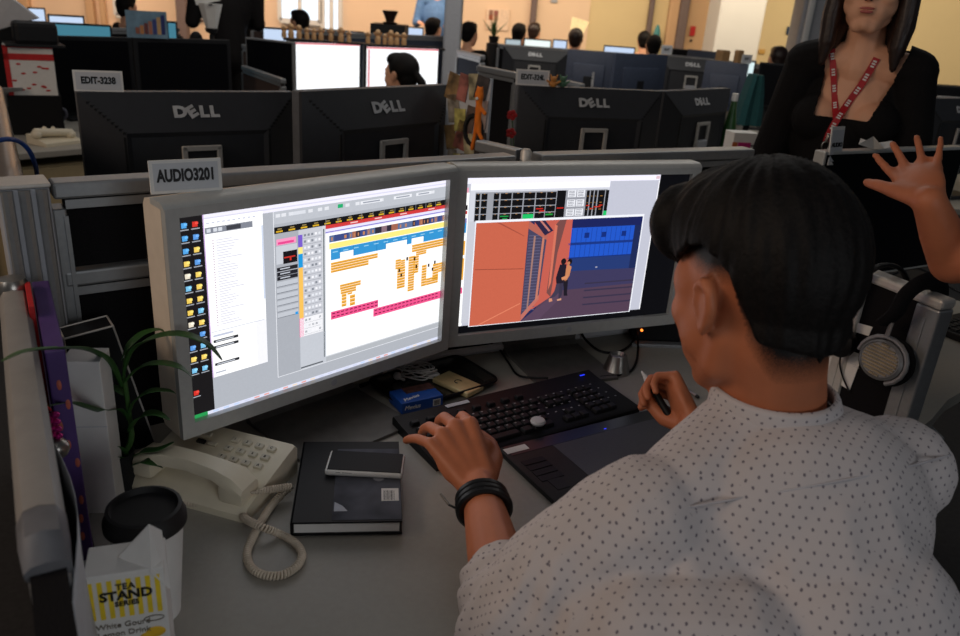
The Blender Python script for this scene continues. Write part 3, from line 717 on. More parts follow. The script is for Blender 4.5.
b = MB(); b.box((-.10, .070, .0236), (.050, .010, .0008), Matrix.Rotation(.05, 3, 'X')); b.build('logo_plate', M_pgrey, kb)
kp = at(538, 422, DZ + .026)
b = MB(); b.lathe([(0, -.004), (.0125, -.004), (.0145, 0), (.012, .004), (0, .006)], (kp.x, kp.y, DZ + .0275), 24); tag(b.build('puck', M_pgrey, smooth=True), 'small round grey puck lying on the keyboard', 'puck')
P = [on_mon(kc, ky, .05, .082, DZ + .012), at(470, 381, DZ + .004), at(520, 383, DZ + .004), at(505, 360, DZ + .004), at(495, 345, DZ + .004)]
P = [at(548, 378, DZ + .018), at(520, 376, DZ + .004), at(508, 362, DZ + .004), at(498, 348, DZ + .004), at(480, 338, DZ + .004)]
b = MB(); b.tube(smoothpath(P, 8), .0025, 6); tag(b.build('keyboard_cable', M_black, smooth=True), 'black cable running from the keyboard to behind the monitors', 'cable')

# graphics tablet
gy = R_(32); gx = Vector((math.cos(gy), math.sin(gy), 0)); gyv = Vector((-gx.y, gx.x, 0))
g0 = at(497, 447, DZ + .012); gw, gh = .40, .262
gc = g0 + gx * gw / 2 - gyv * gh / 2
gt = thing('graphics_tablet', 'black pen graphics tablet in front of the keyboard', 'tablet', (gc.x, gc.y, DZ), gy)
b = MB(); b.box((0, 0, .0055), (gw, gh, .011), None, .004, 2); b.build('body', M_black2, gt, True)
b = MB(); b.box((.038, -.006, .0112), (.285, .205, .0006)); b.build('drawing_area', mat('tablet_surface', (60, 62, 70), .55, noise_amt=.08, scale=300), gt)
b = MB(); b.box((-.02, .112, .0113), (gw - .06, .030, .0005)); b.build('gloss_strip', mat('tablet_gloss', (18, 19, 22), .3), gt)
for i in range(4):
    b = MB(); b.box((-.165 + .0, .068 - i * .017, .0115), (.045, .0145, .0012), None, .0005); b.build('express_key', M_black, gt)
b = MB(); b.box((-.165, .0, .0114), (.024, .04, .0008)); b.build('touch_strip', M_black, gt)
b = MB(); b.box((-.172, .112, .0116), (.045, .016, .0006)); b.build('white_label', M_paper, gt)
b = MB(); b.box((.02, .104, .0117), (.005, .0022, .0006)); b.build('status_light', lit((50, 60, 255), 1.0), gt)

# pen stand, pen, interface box, cables
c = at(616, 371, DZ); b = MB(); b.lathe([(0, 0), (.031, 0), (.031, .003), (.029, .006), (.019, .040), (.016, .041), (.011, .034), (0, .033)], (c.x, c.y, DZ), 32)
tag(b.build('pen_holder', M_metal, smooth=True), 'silver cone shaped pen holder behind the keyboard', 'pen holder')
a0, a1 = at(684, 388, DZ + .0045), at(698, 397, DZ + .0045)
pn = thing('ballpoint_pen', 'small silver pen lying on the desk behind the raised right hand', 'pen', (a0 + a1) / 2)
b = MB(); dd = (a1 - a0) / 2; ext = 1.9; b.cap(-dd * ext, dd * .8, .004, .004, 10); b.build('barrel', M_metal, pn, True)
b = MB(); b.cap(dd * .8, dd, .0041, .0035, 10); b.build('tip', M_ink, pn, True)
d0 = at(634, 344, DZ); d1 = at(690, 357, DZ); du = Vector((math.cos(R_(20)), math.sin(R_(20)), 0))
bxn = thing('audio_interface', 'black box with an orange status light behind the right monitor stand', 'box', (d0.x, d0.y, DZ), R_(5))
b = MB(); b.box((.16, .11, .03), (.32, .20, .05), None, .003); b.build('case', M_black, bxn)
b = MB(); b.box((.16, -.006, .004), (.34, .022, .008), None, .001); b.build('front_lip', M_alu, bxn)
b = MB(); b.ell((.016, .008, .033), .0032, None, 10, 6); b.build('status_light', lit((255, 120, 40), 3.0), bxn)
def cable(name, label, pts, r, m=M_black):
    b = MB(); b.tube(smoothpath(pts, 8), r, 7); return tag(b.build(name, m, smooth=True), label, 'cable')
cable('power_cable', 'thin black cable looping on the desk around the silver pen holder', [at(578, 327, DZ + .03), at(586, 340, DZ + .01), at(600, 351, DZ + .004), at(618, 352, DZ + .004), at(632, 343, DZ + .006), at(637, 330, DZ + .02)], .003)
cable('device_cable', 'black cable curving past the right side of the pen holder', [at(637, 330, DZ + .03), at(638, 350, DZ + .004), at(635, 365, DZ + .004), at(625, 374, DZ + .004), at(600, 377, DZ + .004)], .0028)
cable('grey_conduit', 'thick grey cable lying behind the two lit monitors', [at(385, 372, DZ + .009), at(440, 356, DZ + .009), at(500, 347, DZ + .009), at(560, 338, DZ + .009), at(640, 328, DZ + .009)], .009, M_pgrey)
cable('power_cable', 'black cable lying beside the thick grey one under the monitors', [at(360, 386, DZ + .004), at(420, 366, DZ + .004), at(470, 352, DZ + .004), at(510, 344, DZ + .004)], .004)

# ------------------------------------------------------------------ left corner of the desk
# paper cup with a black lid
cc = at(144, 507, DZ + .155); cc.z = DZ
cu_ = thing('paper_cup', 'white takeaway paper cup with a black lid beside the telephone', 'cup', cc)
b = MB(); b.lathe([(0, 0), (.030, 0), (.030, .002), (.0425, .140), (.0425, .142), (0, .142)], n=40); b.build('cup_body', M_paper, cu_, True)
b = MB(); b.lathe([(.0435, .132), (.0465, .134), (.0465, .142), (.044, .146), (.042, .156), (.038, .157), (.036, .150), (.0, .150)], n=40); b.build('lid', M_ink, cu_, True)
# drink carton with its flap open
jb = at(122, 562, DZ + .165)
jc = thing('drink_carton', 'yellow and white striped drink carton with its top flap open', 'carton', (jb.x, jb.y + .008, DZ), R_(20))
jw, jd, jh = .076, .05, .165
b = MB(); b.box((0, 0, jh / 2), (jw, jd, jh), None, .0015); b.build('carton_body', M_paper, jc)
Myel = mat('print_yellow', (238, 206, 40), .6)
b = MB()
for i in range(8): b.box((-jw / 2 + .005 + i * .0091, -jd / 2 - .0003, jh - .032), (.0048, .0006, .048))
b.build('stripes', Myel, jc)
fr = lambda x, z: frame((x, -jd / 2 - .0008, z), (1, 0, 0), (0, -1, 0))
text('lettering', 'TEA', .0105, fr(0, jh - .017), M_ink, jc, bold=.0002); text('lettering', 'STAND', .0155, fr(0, jh - .028), M_ink, jc, bold=.0005); text('lettering', 'SERIES', .0085, fr(0, jh - .0385), M_ink, jc, bold=.0002)
M_pr = mat('print_brown', (110, 100, 84), .6)
text('lettering', 'White Gourd', .0095, fr(-.006, jh - .066), M_pr, jc); text('lettering', 'Lemon Drink', .0095, fr(-.006, jh - .077), M_pr, jc)
b = MB(); b.ell((.024, -jd / 2 - .0002, jh - .083), (.010, .0012, .007)); b.ell((.016, -jd / 2 - .0002, jh - .088), (.008, .0012, .006)); b.build('lemon_picture', mat('print_lemon', (226, 180, 40), .6), jc, True)
b = MB(); b.tube([Vector((.024 + .010 * math.cos(k * .52), -jd / 2 - .0006, jh - .064 + .0035 * math.sin(k * .52))) for k in range(12)], .0005, 5, closed=True); b.build('seal_mark', M_pr, jc)
b = MB()
b.add([Vector(p) for p in ((jw / 2 - .045, 0, jh + .001), (jw / 2 - .012, -.004, jh + .038), (jw / 2 - .001, .004, jh + .022), (jw / 2 + .004, -jd / 2, jh - .030), (jw / 2 - .012, -jd / 2 - .003, jh - .004))], [(0, 1, 4), (1, 2, 3, 4)])
b.add([Vector(p) for p in ((jw / 2 - .045, .002, jh + .001), (jw / 2 - .012, -.002, jh + .039), (jw / 2 - .001, .006, jh + .023), (jw / 2 + .005, -jd / 2 + .001, jh - .030), (jw / 2 - .011, -jd / 2 - .001, jh - .004))], [(0, 4, 1), (1, 4, 3, 2)])
fl = b.build('flap', M_paper, jc)
b = MB(); b.tube([Vector((jw / 2 - .007 + k * .0006, -jd / 2 + .001 + .018 * (1 - k / 10), jh + .020 - .004 * k)) for k in range(10)], .0008, 5); b.build('flap_print', M_ink, fl)
# potted plant
pb = at(131, 492, DZ); pb = Vector((pb.x - .018, pb.y + .002, DZ))
pl = thing('potted_plant', 'small green plant with long arching leaves in front of the left monitor', 'plant', pb)
b = MB(); b.lathe([(0, 0), (.022, 0), (.027, .07), (.025, .07), (.023, .062), (0, .062)], n=28); b.build('pot', M_pill, pl, True) if False else b.build('pot', M_black2, pl, True)
def L3(px, py, dz): return at(px, py, dz) - pb
top = []
base_z = .06
vd = Vector((pb.x, pb.y, 0)).normalized()
def hang(px, py, off=0.):              # the point of the sight line standing off from the stem towards the viewer
    d = ray(px, py); k = (pb - vd * off).dot(vd) / Vector((d.x, d.y, 0)).dot(vd); return Vector((0, 0, CAMZ)) + d * k - pb
st = [Vector((0, 0, .05)), hang(131, 440), hang(128, 405), hang(124, 372), hang(127, 350)]
b = MB(); b.tube(smoothpath(st, 6), [.0045] * 8 + [.0035] * 9 + [.002] * 8, 8); b.build('stem', M_leafd, pl, True)
def leaf(pts, w):
    C = smoothpath(pts, 7); N = len(C); b = MB(); A, B, Cc = [], [], []
    for i, p in enumerate(C):
        t = (C[min(i + 1, N - 1)] - C[max(i - 1, 0)]).normalized(); s_ = t.cross(Vector((0, 0, 1))); s_ = s_.normalized() if s_.length > .05 else Vector((1, 0, 0))
        nrm = s_.cross(t); q = i / (N - 1); ww = w * 1.35 * max(.03, (math.sin(math.pi * min(1, q * .92 + .06)) ** .8) * (1 - .25 * q))
        A.append(p - s_ * ww + nrm * ww * .35); B.append(p); Cc.append(p + s_ * ww + nrm * ww * .35)
    th = Vector((0, 0, .0007)); loops = [[A[i], B[i], Cc[i], Cc[i] - th, B[i] - th, A[i] - th] for i in range(N)]
    b.ring(loops); b.build('leaf', M_leaf, pl, 'all')
for pts, w in (([(124, 378, 0), (133, 352, .01), (150, 340, .03), (178, 335, .05), (205, 343, .07), (222, 360, .085)], .0085),
               ([(124, 384, 0), (140, 368, .02), (160, 364, .04), (180, 368, .055), (193, 378, .06)], .007),
               ([(122, 388, 0), (108, 362, .03), (84, 350, .09), (55, 349, .17), (25, 352, .24), (2, 361, .29)], .0075),
               ([(122, 360, 0), (128, 348, 0), (142, 335, -.01), (158, 330, -.02), (166, 333, -.02)], .006),
               ([(128, 420, 0), (118, 410, .01), (100, 412, .05), (85, 408, .09), (70, 403, .13), (48, 406, .19)], .0085),
               ([(128, 420, 0), (135, 402, .01), (150, 392, .02), (168, 391, .02), (176, 394, .02)], .006),
               ([(129, 432, 0), (140, 418, .02), (155, 414, .03), (170, 420, .04)], .008),
               ([(130, 462, 0), (118, 447, .02), (100, 450, .03), (80, 457, .04)], .006),
               ([(130, 466, 0), (120, 458, .02), (105, 458, .035), (92, 466, .04)], .0065),
               ([(131, 460, 0), (142, 452, .02), (158, 450, .03), (174, 442, .03)], .006),
               ([(131, 468, 0), (142, 462, .03), (152, 464, .04), (163, 468, .04)], .0065),
               ([(124, 395, 0), (118, 390, -.01), (108, 388, -.02), (100, 392, -.02)], .006)):
    leaf([hang(*p) for p in pts], w)
# black stand with pale edges, white carton, folders, paper
f0, f1 = at(70, 470, DZ), at(157, 440, DZ); fd = (f1 - f0).normalized(); ft = math.atan2(fd.y, fd.x)
fm = (f0 + f1) / 2
q0, q1, q2 = at(64, 338, .93), at(113, 325, .93), at(57, 335, .93)
sh = thing('document_holder', 'black slanted document holder with thin pale edges against the cubicle wall', 'document holder', desk(.15, -.10, DZ), WY)
iv = mw(sh).inverted(); wl = lambda px, py, d, z0=None: None
def onplane(px, py, d):                # point seen at a pixel on the vertical plane a distance d in front of the cubicle wall
    r = ray(px, py); k = ((L0 + WB * (-d)).dot(WB) - 0) / r.dot(WB) if abs(r.dot(WB)) > 1e-6 else 0
    return Vector((0, 0, CAMZ)) + r * k
A1, A2, A3, A4 = onplane(64, 339, .10), onplane(113, 326, .10), onplane(155, 437, .10), onplane(71, 400, .10)
b = MB()
fl_ = [iv @ A1, iv @ A2, Vector(((iv @ A3).x, 0, .002)), Vector(((iv @ A4).x, 0, .002))]
bkk = [p + Vector((0, .045, 0)) for p in fl_]
b.ring([fl_, bkk]); b.build('holder_body', M_black, sh)
for i, j in ((0, 1), (1, 2), (3, 0)):
    b = MB(); b.tube([fl_[i], fl_[j]], .0016, 6); b.build('edge_trim', M_alu2, sh)
b = MB(); b.tube([fl_[0], bkk[0]], .0016, 6); b.tube([fl_[1], bkk[1]], .0016, 6); b.tube([bkk[0], bkk[1]], .0016, 6); b.build('top_trim', M_alu2, sh)
wb = at(96, 545, DZ)
wc = at(90, 520, DZ)
bx_ = thing('white_carton', 'tall plain white carton between the purple folder and the plant', 'carton', (at(108, 520, DZ).x - .022, at(108, 520, DZ).y + .036, DZ), R_(10))
hB = .245
b = MB(); b.box((0, 0, hB / 2), (.050, .046, hB), None, .001); b.build('carton_body', M_paper, bx_)
b = MB(); b.box((0, -.0233, hB - .10), (.050, .0006, .0012)); b.build('flap_seam', M_pgrey, bx_)
sd_ = dv                                  # direction of the side screen, away from us
sn = Vector((dv.y, -dv.x, 0))            # to the right of it, over the desk
def side(s, d, z=0.): return n_ + dv * s + sn * d + Vector((0, 0, z))
sa = math.atan2(dv.y, dv.x)
t = thing('folder', 'purple spotted folder standing upright along the side screen', 'folder', side(.482, .035, DZ), sa)
b = MB(); b.box((.0, 0, .155), (.26, .022, .31), None, .002); b.mi = 1; rr = random.Random(9)
for i in range(9): b.ell((-.129, (rr.random() - .5) * .014, .04 + i * .028), (.0022, .0035, .008), None, 8, 5)
for i in range(8): b.ell((-.12 + rr.random() * .2, -.011, .03 + rr.random() * .23), (.010, .0014, .010), None, 10, 5)
b.build('folder_cover', [mat('purple_cover', (78, 52, 116), .5, noise_amt=.1, scale=20), mat('orange_spot', (190, 100, 80), .5, noise_amt=.3)], t)
t = thing('folder', 'thin red folder standing between the side screen and the purple folder', 'folder', side(.520, .0185, DZ), sa)
b = MB(); b.box((0, 0, .1625), (.10, .007, .325), None, .001); b.build('folder_cover', M_red, t)
t = thing('trinket', 'shiny magenta and silver ball trinket hanging inside the side screen', 'trinket', Vector((0, 0, 0)))
tq = side(.315, .034); t.location = far(51, 410, math.hypot(tq.x, tq.y))
c1 = hang(46, 414) * 0 ; 
b = MB()
for k in range(10): b.ell((.004 * math.cos(k * 2.1), .004 * math.sin(k * 2.1), -.006 - .0032 * k), (.0055, .0055, .004), None, 8, 5)
b.build('tinsel', mat('magenta_foil', (190, 40, 130), .25, .6, .4, 200), t, True)
b = MB(); b.ell((0, 0, -.052), .014); b.build('bauble', M_metal, t, True)
b = MB(); b.tube([(0, 0, .0), (-.004, -.012, .02), (-.006, -.024, .034)], .001, 5); b.build('cord', M_red, t)
# curled sheet of paper pinned inside the side screen
b = MB(); loops = []
for i in range(9):
    s_ = .20 - i * .034
    cv = .019 + .010 * math.sin(i * .5) 
    loops.append([side(s_, cv + .016 * q * q - .010 * q, 1.00 - .24 * q) for q in [k / 8 for k in range(9)]])
V = [[b.bm.verts.new(p) for p in l] for l in loops]
for i in range(8):
    for j in range(8): b.bm.faces.new((V[i][j], V[i][j + 1], V[i + 1][j + 1], V[i + 1][j]))
o = b.build('paper_sheet', M_pgrey, smooth='all'); sm = o.modifiers.new('s', 'SOLIDIFY'); sm.thickness = .0006
tag(o, 'curled pale grey sheet of paper hanging inside the side screen', 'paper')
# ------------------------------------------------------------------ people
def hmat(c, heading, pitch=0., roll=0.):   # head frame: x right, y forward, z up
    m = Matrix.Rotation(-heading, 4, 'Z') @ Matrix.Rotation(pitch, 4, 'X') @ Matrix.Rotation(roll, 4, 'Y'); m.translation = c; return m
def add_head(b, H, s=1.0, female=False, ears=True, ear_drop=0.):
    r = H.to_3x3(); p = lambda x, y, z: H @ (Vector((x, y, z)) * s); e = lambda c, q, rot=None: b.ell(p(*c), [v * s for v in q], r @ rot if rot else r, 20, 14)
    e((0, -.006, .030), (.074, .095, .088)); e((0, .014, -.02), (.067, .072, .085))
    j = .92 if female else 1.0
    e((0, .034, -.048), (.058 * j, .058, .062)); e((0, .030, -.065), (.052 * j, .056, .050)); e((0, .070, -.100), (.021 * j, .020, .017))
    for sx in (-1, 1):
        e((.046 * sx, .050, .004), (.022, .030, .032)); e((.044 * sx, .036, -.048), (.024, .034, .034))
        e((.040 * sx, .056, -.030), (.027, .030, .026)); e((.027 * sx * j, .050, -.062), (.028, .034, .040)); b.chain([p(.050 * sx * j, -.006, -.045), p(.044 * sx * j, .012, -.080), p(.016 * sx, .062, -.104)], [.017 * s, .019 * s, .019 * s])
        e((.030 * sx, .080, .026), (.024, .012, .008))
    b.cap(p(0, .090, .012), p(0, .106, -.030), .007 * s, .0105 * s); e((0, .099, -.034), (.016, .011, .008))
    e((0, .088, -.060), (.022, .010, .006)); e((0, .086, -.070), (.019, .010, .007))
    if ears:
        for sx in (-1, 1):
            rot = Matrix.Rotation(R_(18) * sx, 3, 'Z')
            pts = [(.073, .006, -.018), (.077, .009, .0), (.081, .003, .017), (.085, -.010, .024), (.086, -.020, .015), (.084, -.020, -.002), (.080, -.010, -.019), (.076, -.001, -.028), (.073, .006, -.022)]
            q = [p(x * sx, y, z - ear_drop) for x, y, z in pts]
            b.chain(q, [.0055 * s] * len(q)); e((.077 * sx, -.008, .002 - ear_drop), (.007, .018, .026), rot); e((.075 * sx, -.002, -.022 - ear_drop), (.005, .008, .009))
def hand(b, Hm, side, curls, spread=(0.16, .05, -.05, -.17), thumb=None, s=1.0, pinch=0.):
    """Hm: origin wrist, y to the fingers, z out of the back of the hand; side +1 puts the thumb at +x"""
    p = lambda x, y, z: Hm @ (Vector((x * side, y, z)) * s)
    kx_ = (.030, .010, -.011, -.030); ky_ = (.088, .092, .087, .078); Ls = (.072, .079, .073, .058); rr_ = (.0088, .0090, .0086, .0076)
    b.ell(p(0, .045, -.004), (.036 * s, .050 * s, .0135 * s), Hm.to_3x3(), 18, 12)
    for i in range(4):
        b.cap(p(kx_[i] * .45, .006, 0), p(kx_[i], ky_[i], 0), .0135 * s, rr_[i] * 1.22 * s)
        a = spread[i]; c = curls[i]; q = Vector((kx_[i], ky_[i], 0)); ang = 0.; r0 = rr_[i]
        for k, (f, cc) in enumerate(zip((.46, .30, .24), c)):
            ang += cc; d = Vector((math.sin(a) * math.cos(ang), math.cos(a) * math.cos(ang), -math.sin(ang)))
            q2 = q + d * Ls[i] * f; r1 = r0 * .91; b.cap(p(*q), p(*q2), r0 * s, r1 * s); q, r0 = q2, r1
    T = thumb or [(.016, .014, -.006), (.042, .042, -.016), (.054, .070, -.020), (.056, .093, -.022)]
    b.chain([p(*v) for v in T], [v * s for v in (.0145, .0125, .0105, .0085)])
    b.cap(p(.012, .02, -.010), p(.036, .055, -.008), .012 * s, .011 * s)
def hframe(o, y, z):                       # hand frame
    y = Vector(y).normalized(); z = Vector(z); x = y.cross(z).normalized(); z = x.cross(y)
    m = Matrix((x, y, z)).transposed().to_4x4(); m.translation = o; return m
def skin_uv(me, scale=1.0):                # box mapped uv so a print keeps its size
    uv = me.uv_layers.new(name='UVMap'); n = len(me.loops)
    for p in me.polygons:
        a = max(range(3), key=lambda i: abs(p.normal[i]))
        for li in p.loop_indices:
            v = me.vertices[me.loops[li].vertex_index].co
            uv.data[li].uv = ((v.y, v.z) if a == 0 else (v.x, v.z) if a == 1 else (v.x, v.y))
def face_details(o, H, s=1.0, lips=True, local=None):
    q = lambda x, y, z: H @ (Vector((x, y, z)) * s)
    r = H.to_3x3()
    for sx in (-1, 1):
        b = MB(); b.ell(q(.030 * sx, .080, .008), (.0125 * s, .008 * s, .0075 * s), r, 14, 8); e = b.build('eye', M_eye, o, True, world=True)
        b = MB(); b.ell(q(.030 * sx, .0868, .008), (.0055 * s, .003 * s, .0055 * s), r, 12, 8); b.build('iris', M_iris, e, True, world=True) if False else b.build('iris', M_iris, o, True, world=True)
        b = MB(); b.tube([q((.030 + dx) * sx, .092 - abs(dx) * .35, .029 + dz) for dx, dz in ((-.016, -.001), (0, .003), (.017, -.002))], .0026 * s, 6); b.build('eyebrow', M_hair, o, True, world=True)
    if lips:
        b = MB(); b.ell(q(0, .0935, -.0605), (.019 * s, .0058 * s, .0042 * s), r, 16, 8); b.ell(q(0, .092, -.0690), (.0165 * s, .0062 * s, .0052 * s), r, 16, 8); b.build('lips', M_lip, o, True, world=True)
        b = MB()
        for sx in (-1, 1): b.ell(q(.0068 * sx, .1035, -.0415), (.0036 * s, .0028 * s, .0018 * s), r, 8, 6)
        b.build('nostrils', mat('nostril', (70, 36, 28), .7) if 'nostril' not in MATS else MATS['nostril'], o, True, world=True)

# ---- the seated man with his back to us
HP, HH = R_(-12), R_(-24)
hc = at(764, 287, 1.19); HS = 1.07
MH = hmat(hc, HH, HP)
nb = at(776, 398, 1.06)                       # base of the neck
shL, shR = at(620, 490, .985), at(925, 448, .995)
elL, wrL = at(512, 630, .800), at(479, 486, .800)
knL = at(446, 424, .846)
wrR = at(694, 426, .820); knR = at(664, 366, .868); elR = Vector((.60, 1.10, .79))
hip = Vector((.44, .60, .50))
body = MB()
add_head(body, MH, HS, ear_drop=.011)
nk0 = MH @ Vector((0, -.020, -.050))
body.chain([nk0, (nk0 + nb) / 2 + Vector((0, 0, -.0)), nb + Vector((0, .02, -.03))], [.058, .056, .070])
chest = (shL + shR) / 2 + Vector((.02, -.01, -.10)); sdir = (shR - shL).normalized()
rotT = Matrix((sdir, Vector((-sdir.y, sdir.x, 0)).normalized(), Vector((0, 0, 1)))).transposed()
body.ell(chest, (.165, .095, .17), rotT, 20, 14); body.chain([chest, hip + Vector((0, 0, .1))], [.11, .12]); body.ell(hip, (.16, .12, .11), rotT)
fwd = Vector((-.30, .954, 0))
for sgn in (-1, 1):
    h0 = hip + sdir * .085 * sgn; k = h0 + fwd * .40 + Vector((0, 0, .03)); a_ = k + fwd * .06 + Vector((0, 0, -.45)); a_.z = .075
    body.chain([h0, k, a_], [.082, .058, .040]); body.cap(a_ + Vector((0, 0, -.03)), a_ + fwd * .15 + Vector((0, 0, -.04)), .036, .032)
body.chain([shL + Vector((.03, 0, -.03)), elL, (elL + wrL) / 2 * 1.0, wrL], [.052, .042, .036, .0255])
body.chain([shR + Vector((-.03, 0, -.03)), elR, (elR + wrR) / 2, wrR], [.052, .042, .036, .027])
HLf = hframe(wrL, knL - wrL, Vector((-.05, -.25, 1)))
hand(body, HLf, 1, ((.62, .55, .30), (.58, .50, .30), (.58, .45, .30), (.50, .30, .2)), (.10, -.02, -.16, -.40), s=1.2, thumb=[(.018, .012, -.006), (.042, .038, -.018), (.050, .064, -.026), (.046, .086, -.032)])
HRf = hframe(wrR, knR - wrR, Vector((.94, .05, .25)))
hand(body, HRf, -1 if False else 1, ((1.0, 1.1, .5), (1.15, 1.2, .6), (1.2, 1.2, .6), (1.25, 1.2, .6)), (.05, .0, -.04, -.10), s=1.12, thumb=[(.014, .018, -.012), (.026, .046, -.030), (.022, .072, -.040), (.012, .090, -.044)])
me = remesh(body, .0038, 3)
iH = (MH @ Matrix.Scale(HS, 4)).inverted()
bmx = bmesh.new(); bmx.from_mesh(me)
sv = [v for v in bmx.verts if (lambda q: q.length < .16 and abs(q.x) < .073 and q.z > -.13)(iH @ v.co)]
for _ in range(10): bmesh.ops.smooth_vert(bmx, verts=sv, factor=.5, use_axis_x=True, use_axis_y=True, use_axis_z=True)
bmx.to_mesh(me); bmx.free()
at_ = me.attributes.new('fade', 'FLOAT', 'POINT')
for v in me.vertices:                          # clipped hair grows out of the scalp round the back and sides
    q = iH @ v.co; f = 0.
    if q.length < .15 and q.z > -.112:
        line = -.088 + .9 * max(0, abs(q.x) - .030) + max(0, (q.y + .050)) * 1.5 if q.y < .0 else -.01 + q.y * .9
        if abs(q.x) > .045 and -.034 < q.y < .058: line = .010 + max(0, q.y) * .35 if q.y < .05 else .05
        f = max(0, min(1, (q.z - line) / (.05 if q.y < -.034 else .032)))
        if abs(q.x) > .0765 and q.z < .016 and q.y > -.034: f = 0.
        if q.y > .056: f = 0.
    at_.data[v.index].value = f
m = MATS['skin'].copy(); m.name = 'skin_clipped_hair'; nt = m.node_tree; bs = nt.nodes['Principled BSDF']
src = bs.inputs['Base Color'].links[0].from_socket
an = nt.nodes.new('ShaderNodeAttribute'); an.attribute_name = 'fade'
nz = nt.nodes.new('ShaderNodeTexNoise'); nz.inputs['Scale'].default_value = 900; nz.inputs['Detail'].default_value = 2
tcn = nt.nodes.new('ShaderNodeTexCoord'); nt.links.new(tcn.outputs['Object'], nz.inputs['Vector'])
ad = nt.nodes.new('ShaderNodeMath'); ad.operation = 'MULTIPLY_ADD'; ad.inputs[1].default_value = 1.5; nt.links.new(an.outputs['Fac'], ad.inputs[0])
s2 = nt.nodes.new('ShaderNodeMath'); s2.operation = 'SUBTRACT'; s2.inputs[1].default_value = .42; nt.links.new(nz.outputs['Fac'], s2.inputs[0]); nt.links.new(s2.outputs[0], ad.inputs[2])
cl = nt.nodes.new('ShaderNodeClamp'); nt.links.new(ad.outputs[0], cl.inputs['Value'])
gt0 = nt.nodes.new('ShaderNodeMath'); gt0.operation = 'GREATER_THAN'; gt0.inputs[1].default_value = .01; nt.links.new(an.outputs['Fac'], gt0.inputs[0])
mu = nt.nodes.new('ShaderNodeMath'); mu.operation = 'MULTIPLY'; nt.links.new(cl.outputs[0], mu.inputs[0]); nt.links.new(gt0.outputs[0], mu.inputs[1])
mx = nt.nodes.new('ShaderNodeMix'); mx.data_type = 'RGBA'; nt.links.new(mu.outputs[0], mx.inputs['Factor']); nt.links.new(src, mx.inputs['A']); mx.inputs['B'].default_value = (.006, .005, .005, 1)
nt.links.new(mx.outputs['Result'], bs.inputs['Base Color'])
man = link('person', me, m, smooth='all')
tag(man, 'seated man in a white dotted shirt with his back to us, holding a pen', 'person')
face_details(man, MH, HS)
# hair: a thick cap over the clipped sides
b = MB(); r3 = MH.to_3x3() * HS; hq = lambda x, y, z: MH @ (Vector((x, y, z)) * HS)
b.ell(hq(0, .002, .048), (.085, .101, .086), r3, 32, 24); b.ell(hq(0, .040, .060), (.079, .070, .068), r3, 24, 16); b.ell(hq(0, -.036, .030), (.077, .071, .090), r3, 24, 16)
b.ell(hq(0, -.040, -.03), (.064, .049, .066), r3, 24, 16); b.ell(hq(-.03, .085, .062), (.050, .034, .046), r3, 20, 12); b.ell(hq(.03, .085, .062), (.050, .034, .046), r3, 20, 12)
me = remesh(b, .0040, 3)
bmx = bmesh.new(); bmx.from_mesh(me)
def rim(q):                                    # lower edge of the hair round the head
    a = math.degrees(math.atan2(abs(q.x), q.y))
    w = (.006 * math.sin(math.atan2(q.x, q.y) * 23) + .004 * math.sin(math.atan2(q.x, q.y) * 51 + 1)) * (1 if a < 50 else .3)
    z = np.interp(a, [0, 30, 55, 75, 95, 115, 135, 180], [.022, .018, .030, .046, .048, .022, -.042, -.058])
    return z + w * (1 if a < 110 else .4)
bmesh.ops.delete(bmx, geom=[f for f in bmx.faces if (lambda q: q.z < rim(q))(iH @ f.calc_center_median())], context='FACES')
for _ in range(5):
    nw = {}
    for v in bmx.verts:
        if v.is_boundary:
            o2 = [e.other_vert(v).co for e in v.link_edges if e.is_boundary]
            if len(o2) == 2: nw[v] = v.co * .4 + (o2[0] + o2[1]) * .3
    for v, c in nw.items(): v.co = c
for v in bmx.verts:
    q = iH @ v.co; an_ = math.atan2(q.x, q.y)
    n1 = noise.noise(Vector((an_ * 9, q.z * 12, q.y * 8))) * .0030 + noise.noise(Vector((an_ * 40, q.z * 16, q.y * 12))) * .0007
    d = Vector((q.x, q.y, max(0, q.z - .03))); v.co += r3 @ (d.normalized() * n1)
me2 = bpy.data.meshes.new('hair'); bmx.to_mesh(me2); bmx.free()
ho = link('hair', me2, M_hair, man, 'all'); sm = ho.modifiers.new('s', 'SOLIDIFY'); sm.thickness = .006; sm.offset = -1
# shirt
sb = MB()
up_ = Vector((0, 0, 1))
bodyrot = rotT
sh_c = (shL + shR) / 2
sb.ell(chest + Vector((0, -.0, .0)), (.188, .115, .175), bodyrot, 24, 16)
sb.chain([shL + Vector((.045, .0, -.035)), nb + Vector((-.03, -.012, -.055)), nb + Vector((.03, -.012, -.055)), shR + Vector((-.045, 0, -.035))], [.060, .066, .066, .060])
sb.chain([chest, hip + Vector((0, .02, .13))], [.150, .150]); sb.ell(hip + Vector((0, 0, .06)), (.175, .135, .15), bodyrot)
mid = (chest + hip) / 2 + Vector((0, 0, .06)); sb.ell(mid, (.185, .130, .22), bodyrot, 24, 16)
sb.chain([shL + Vector((.07, .0, -.08)), hip - sdir * .10 + Vector((0, .03, .22)), hip - sdir * .07 + Vector((0, .02, .06))], [.085, .105, .11])
sb.chain([at(560, 600, .85), at(640, 640, .86), at(720, 650, .85)], [.060, .080, .095])
slv = elL.lerp(wrL, .27)
sb.chain([shL + Vector((.03, 0, -.035)), shL.lerp(elL, .5) + Vector((0, -.01, -.005)), elL + Vector((0, -.004, 0)), slv], [.072, .066, .061, .052])
slr = elR.lerp(wrR, .97)
sb.chain([shR + Vector((-.03, 0, -.035)), elR, elR.lerp(wrR, .6), slr], [.070, .058, .050, .044])
me = remesh(sb, .0055, 5)
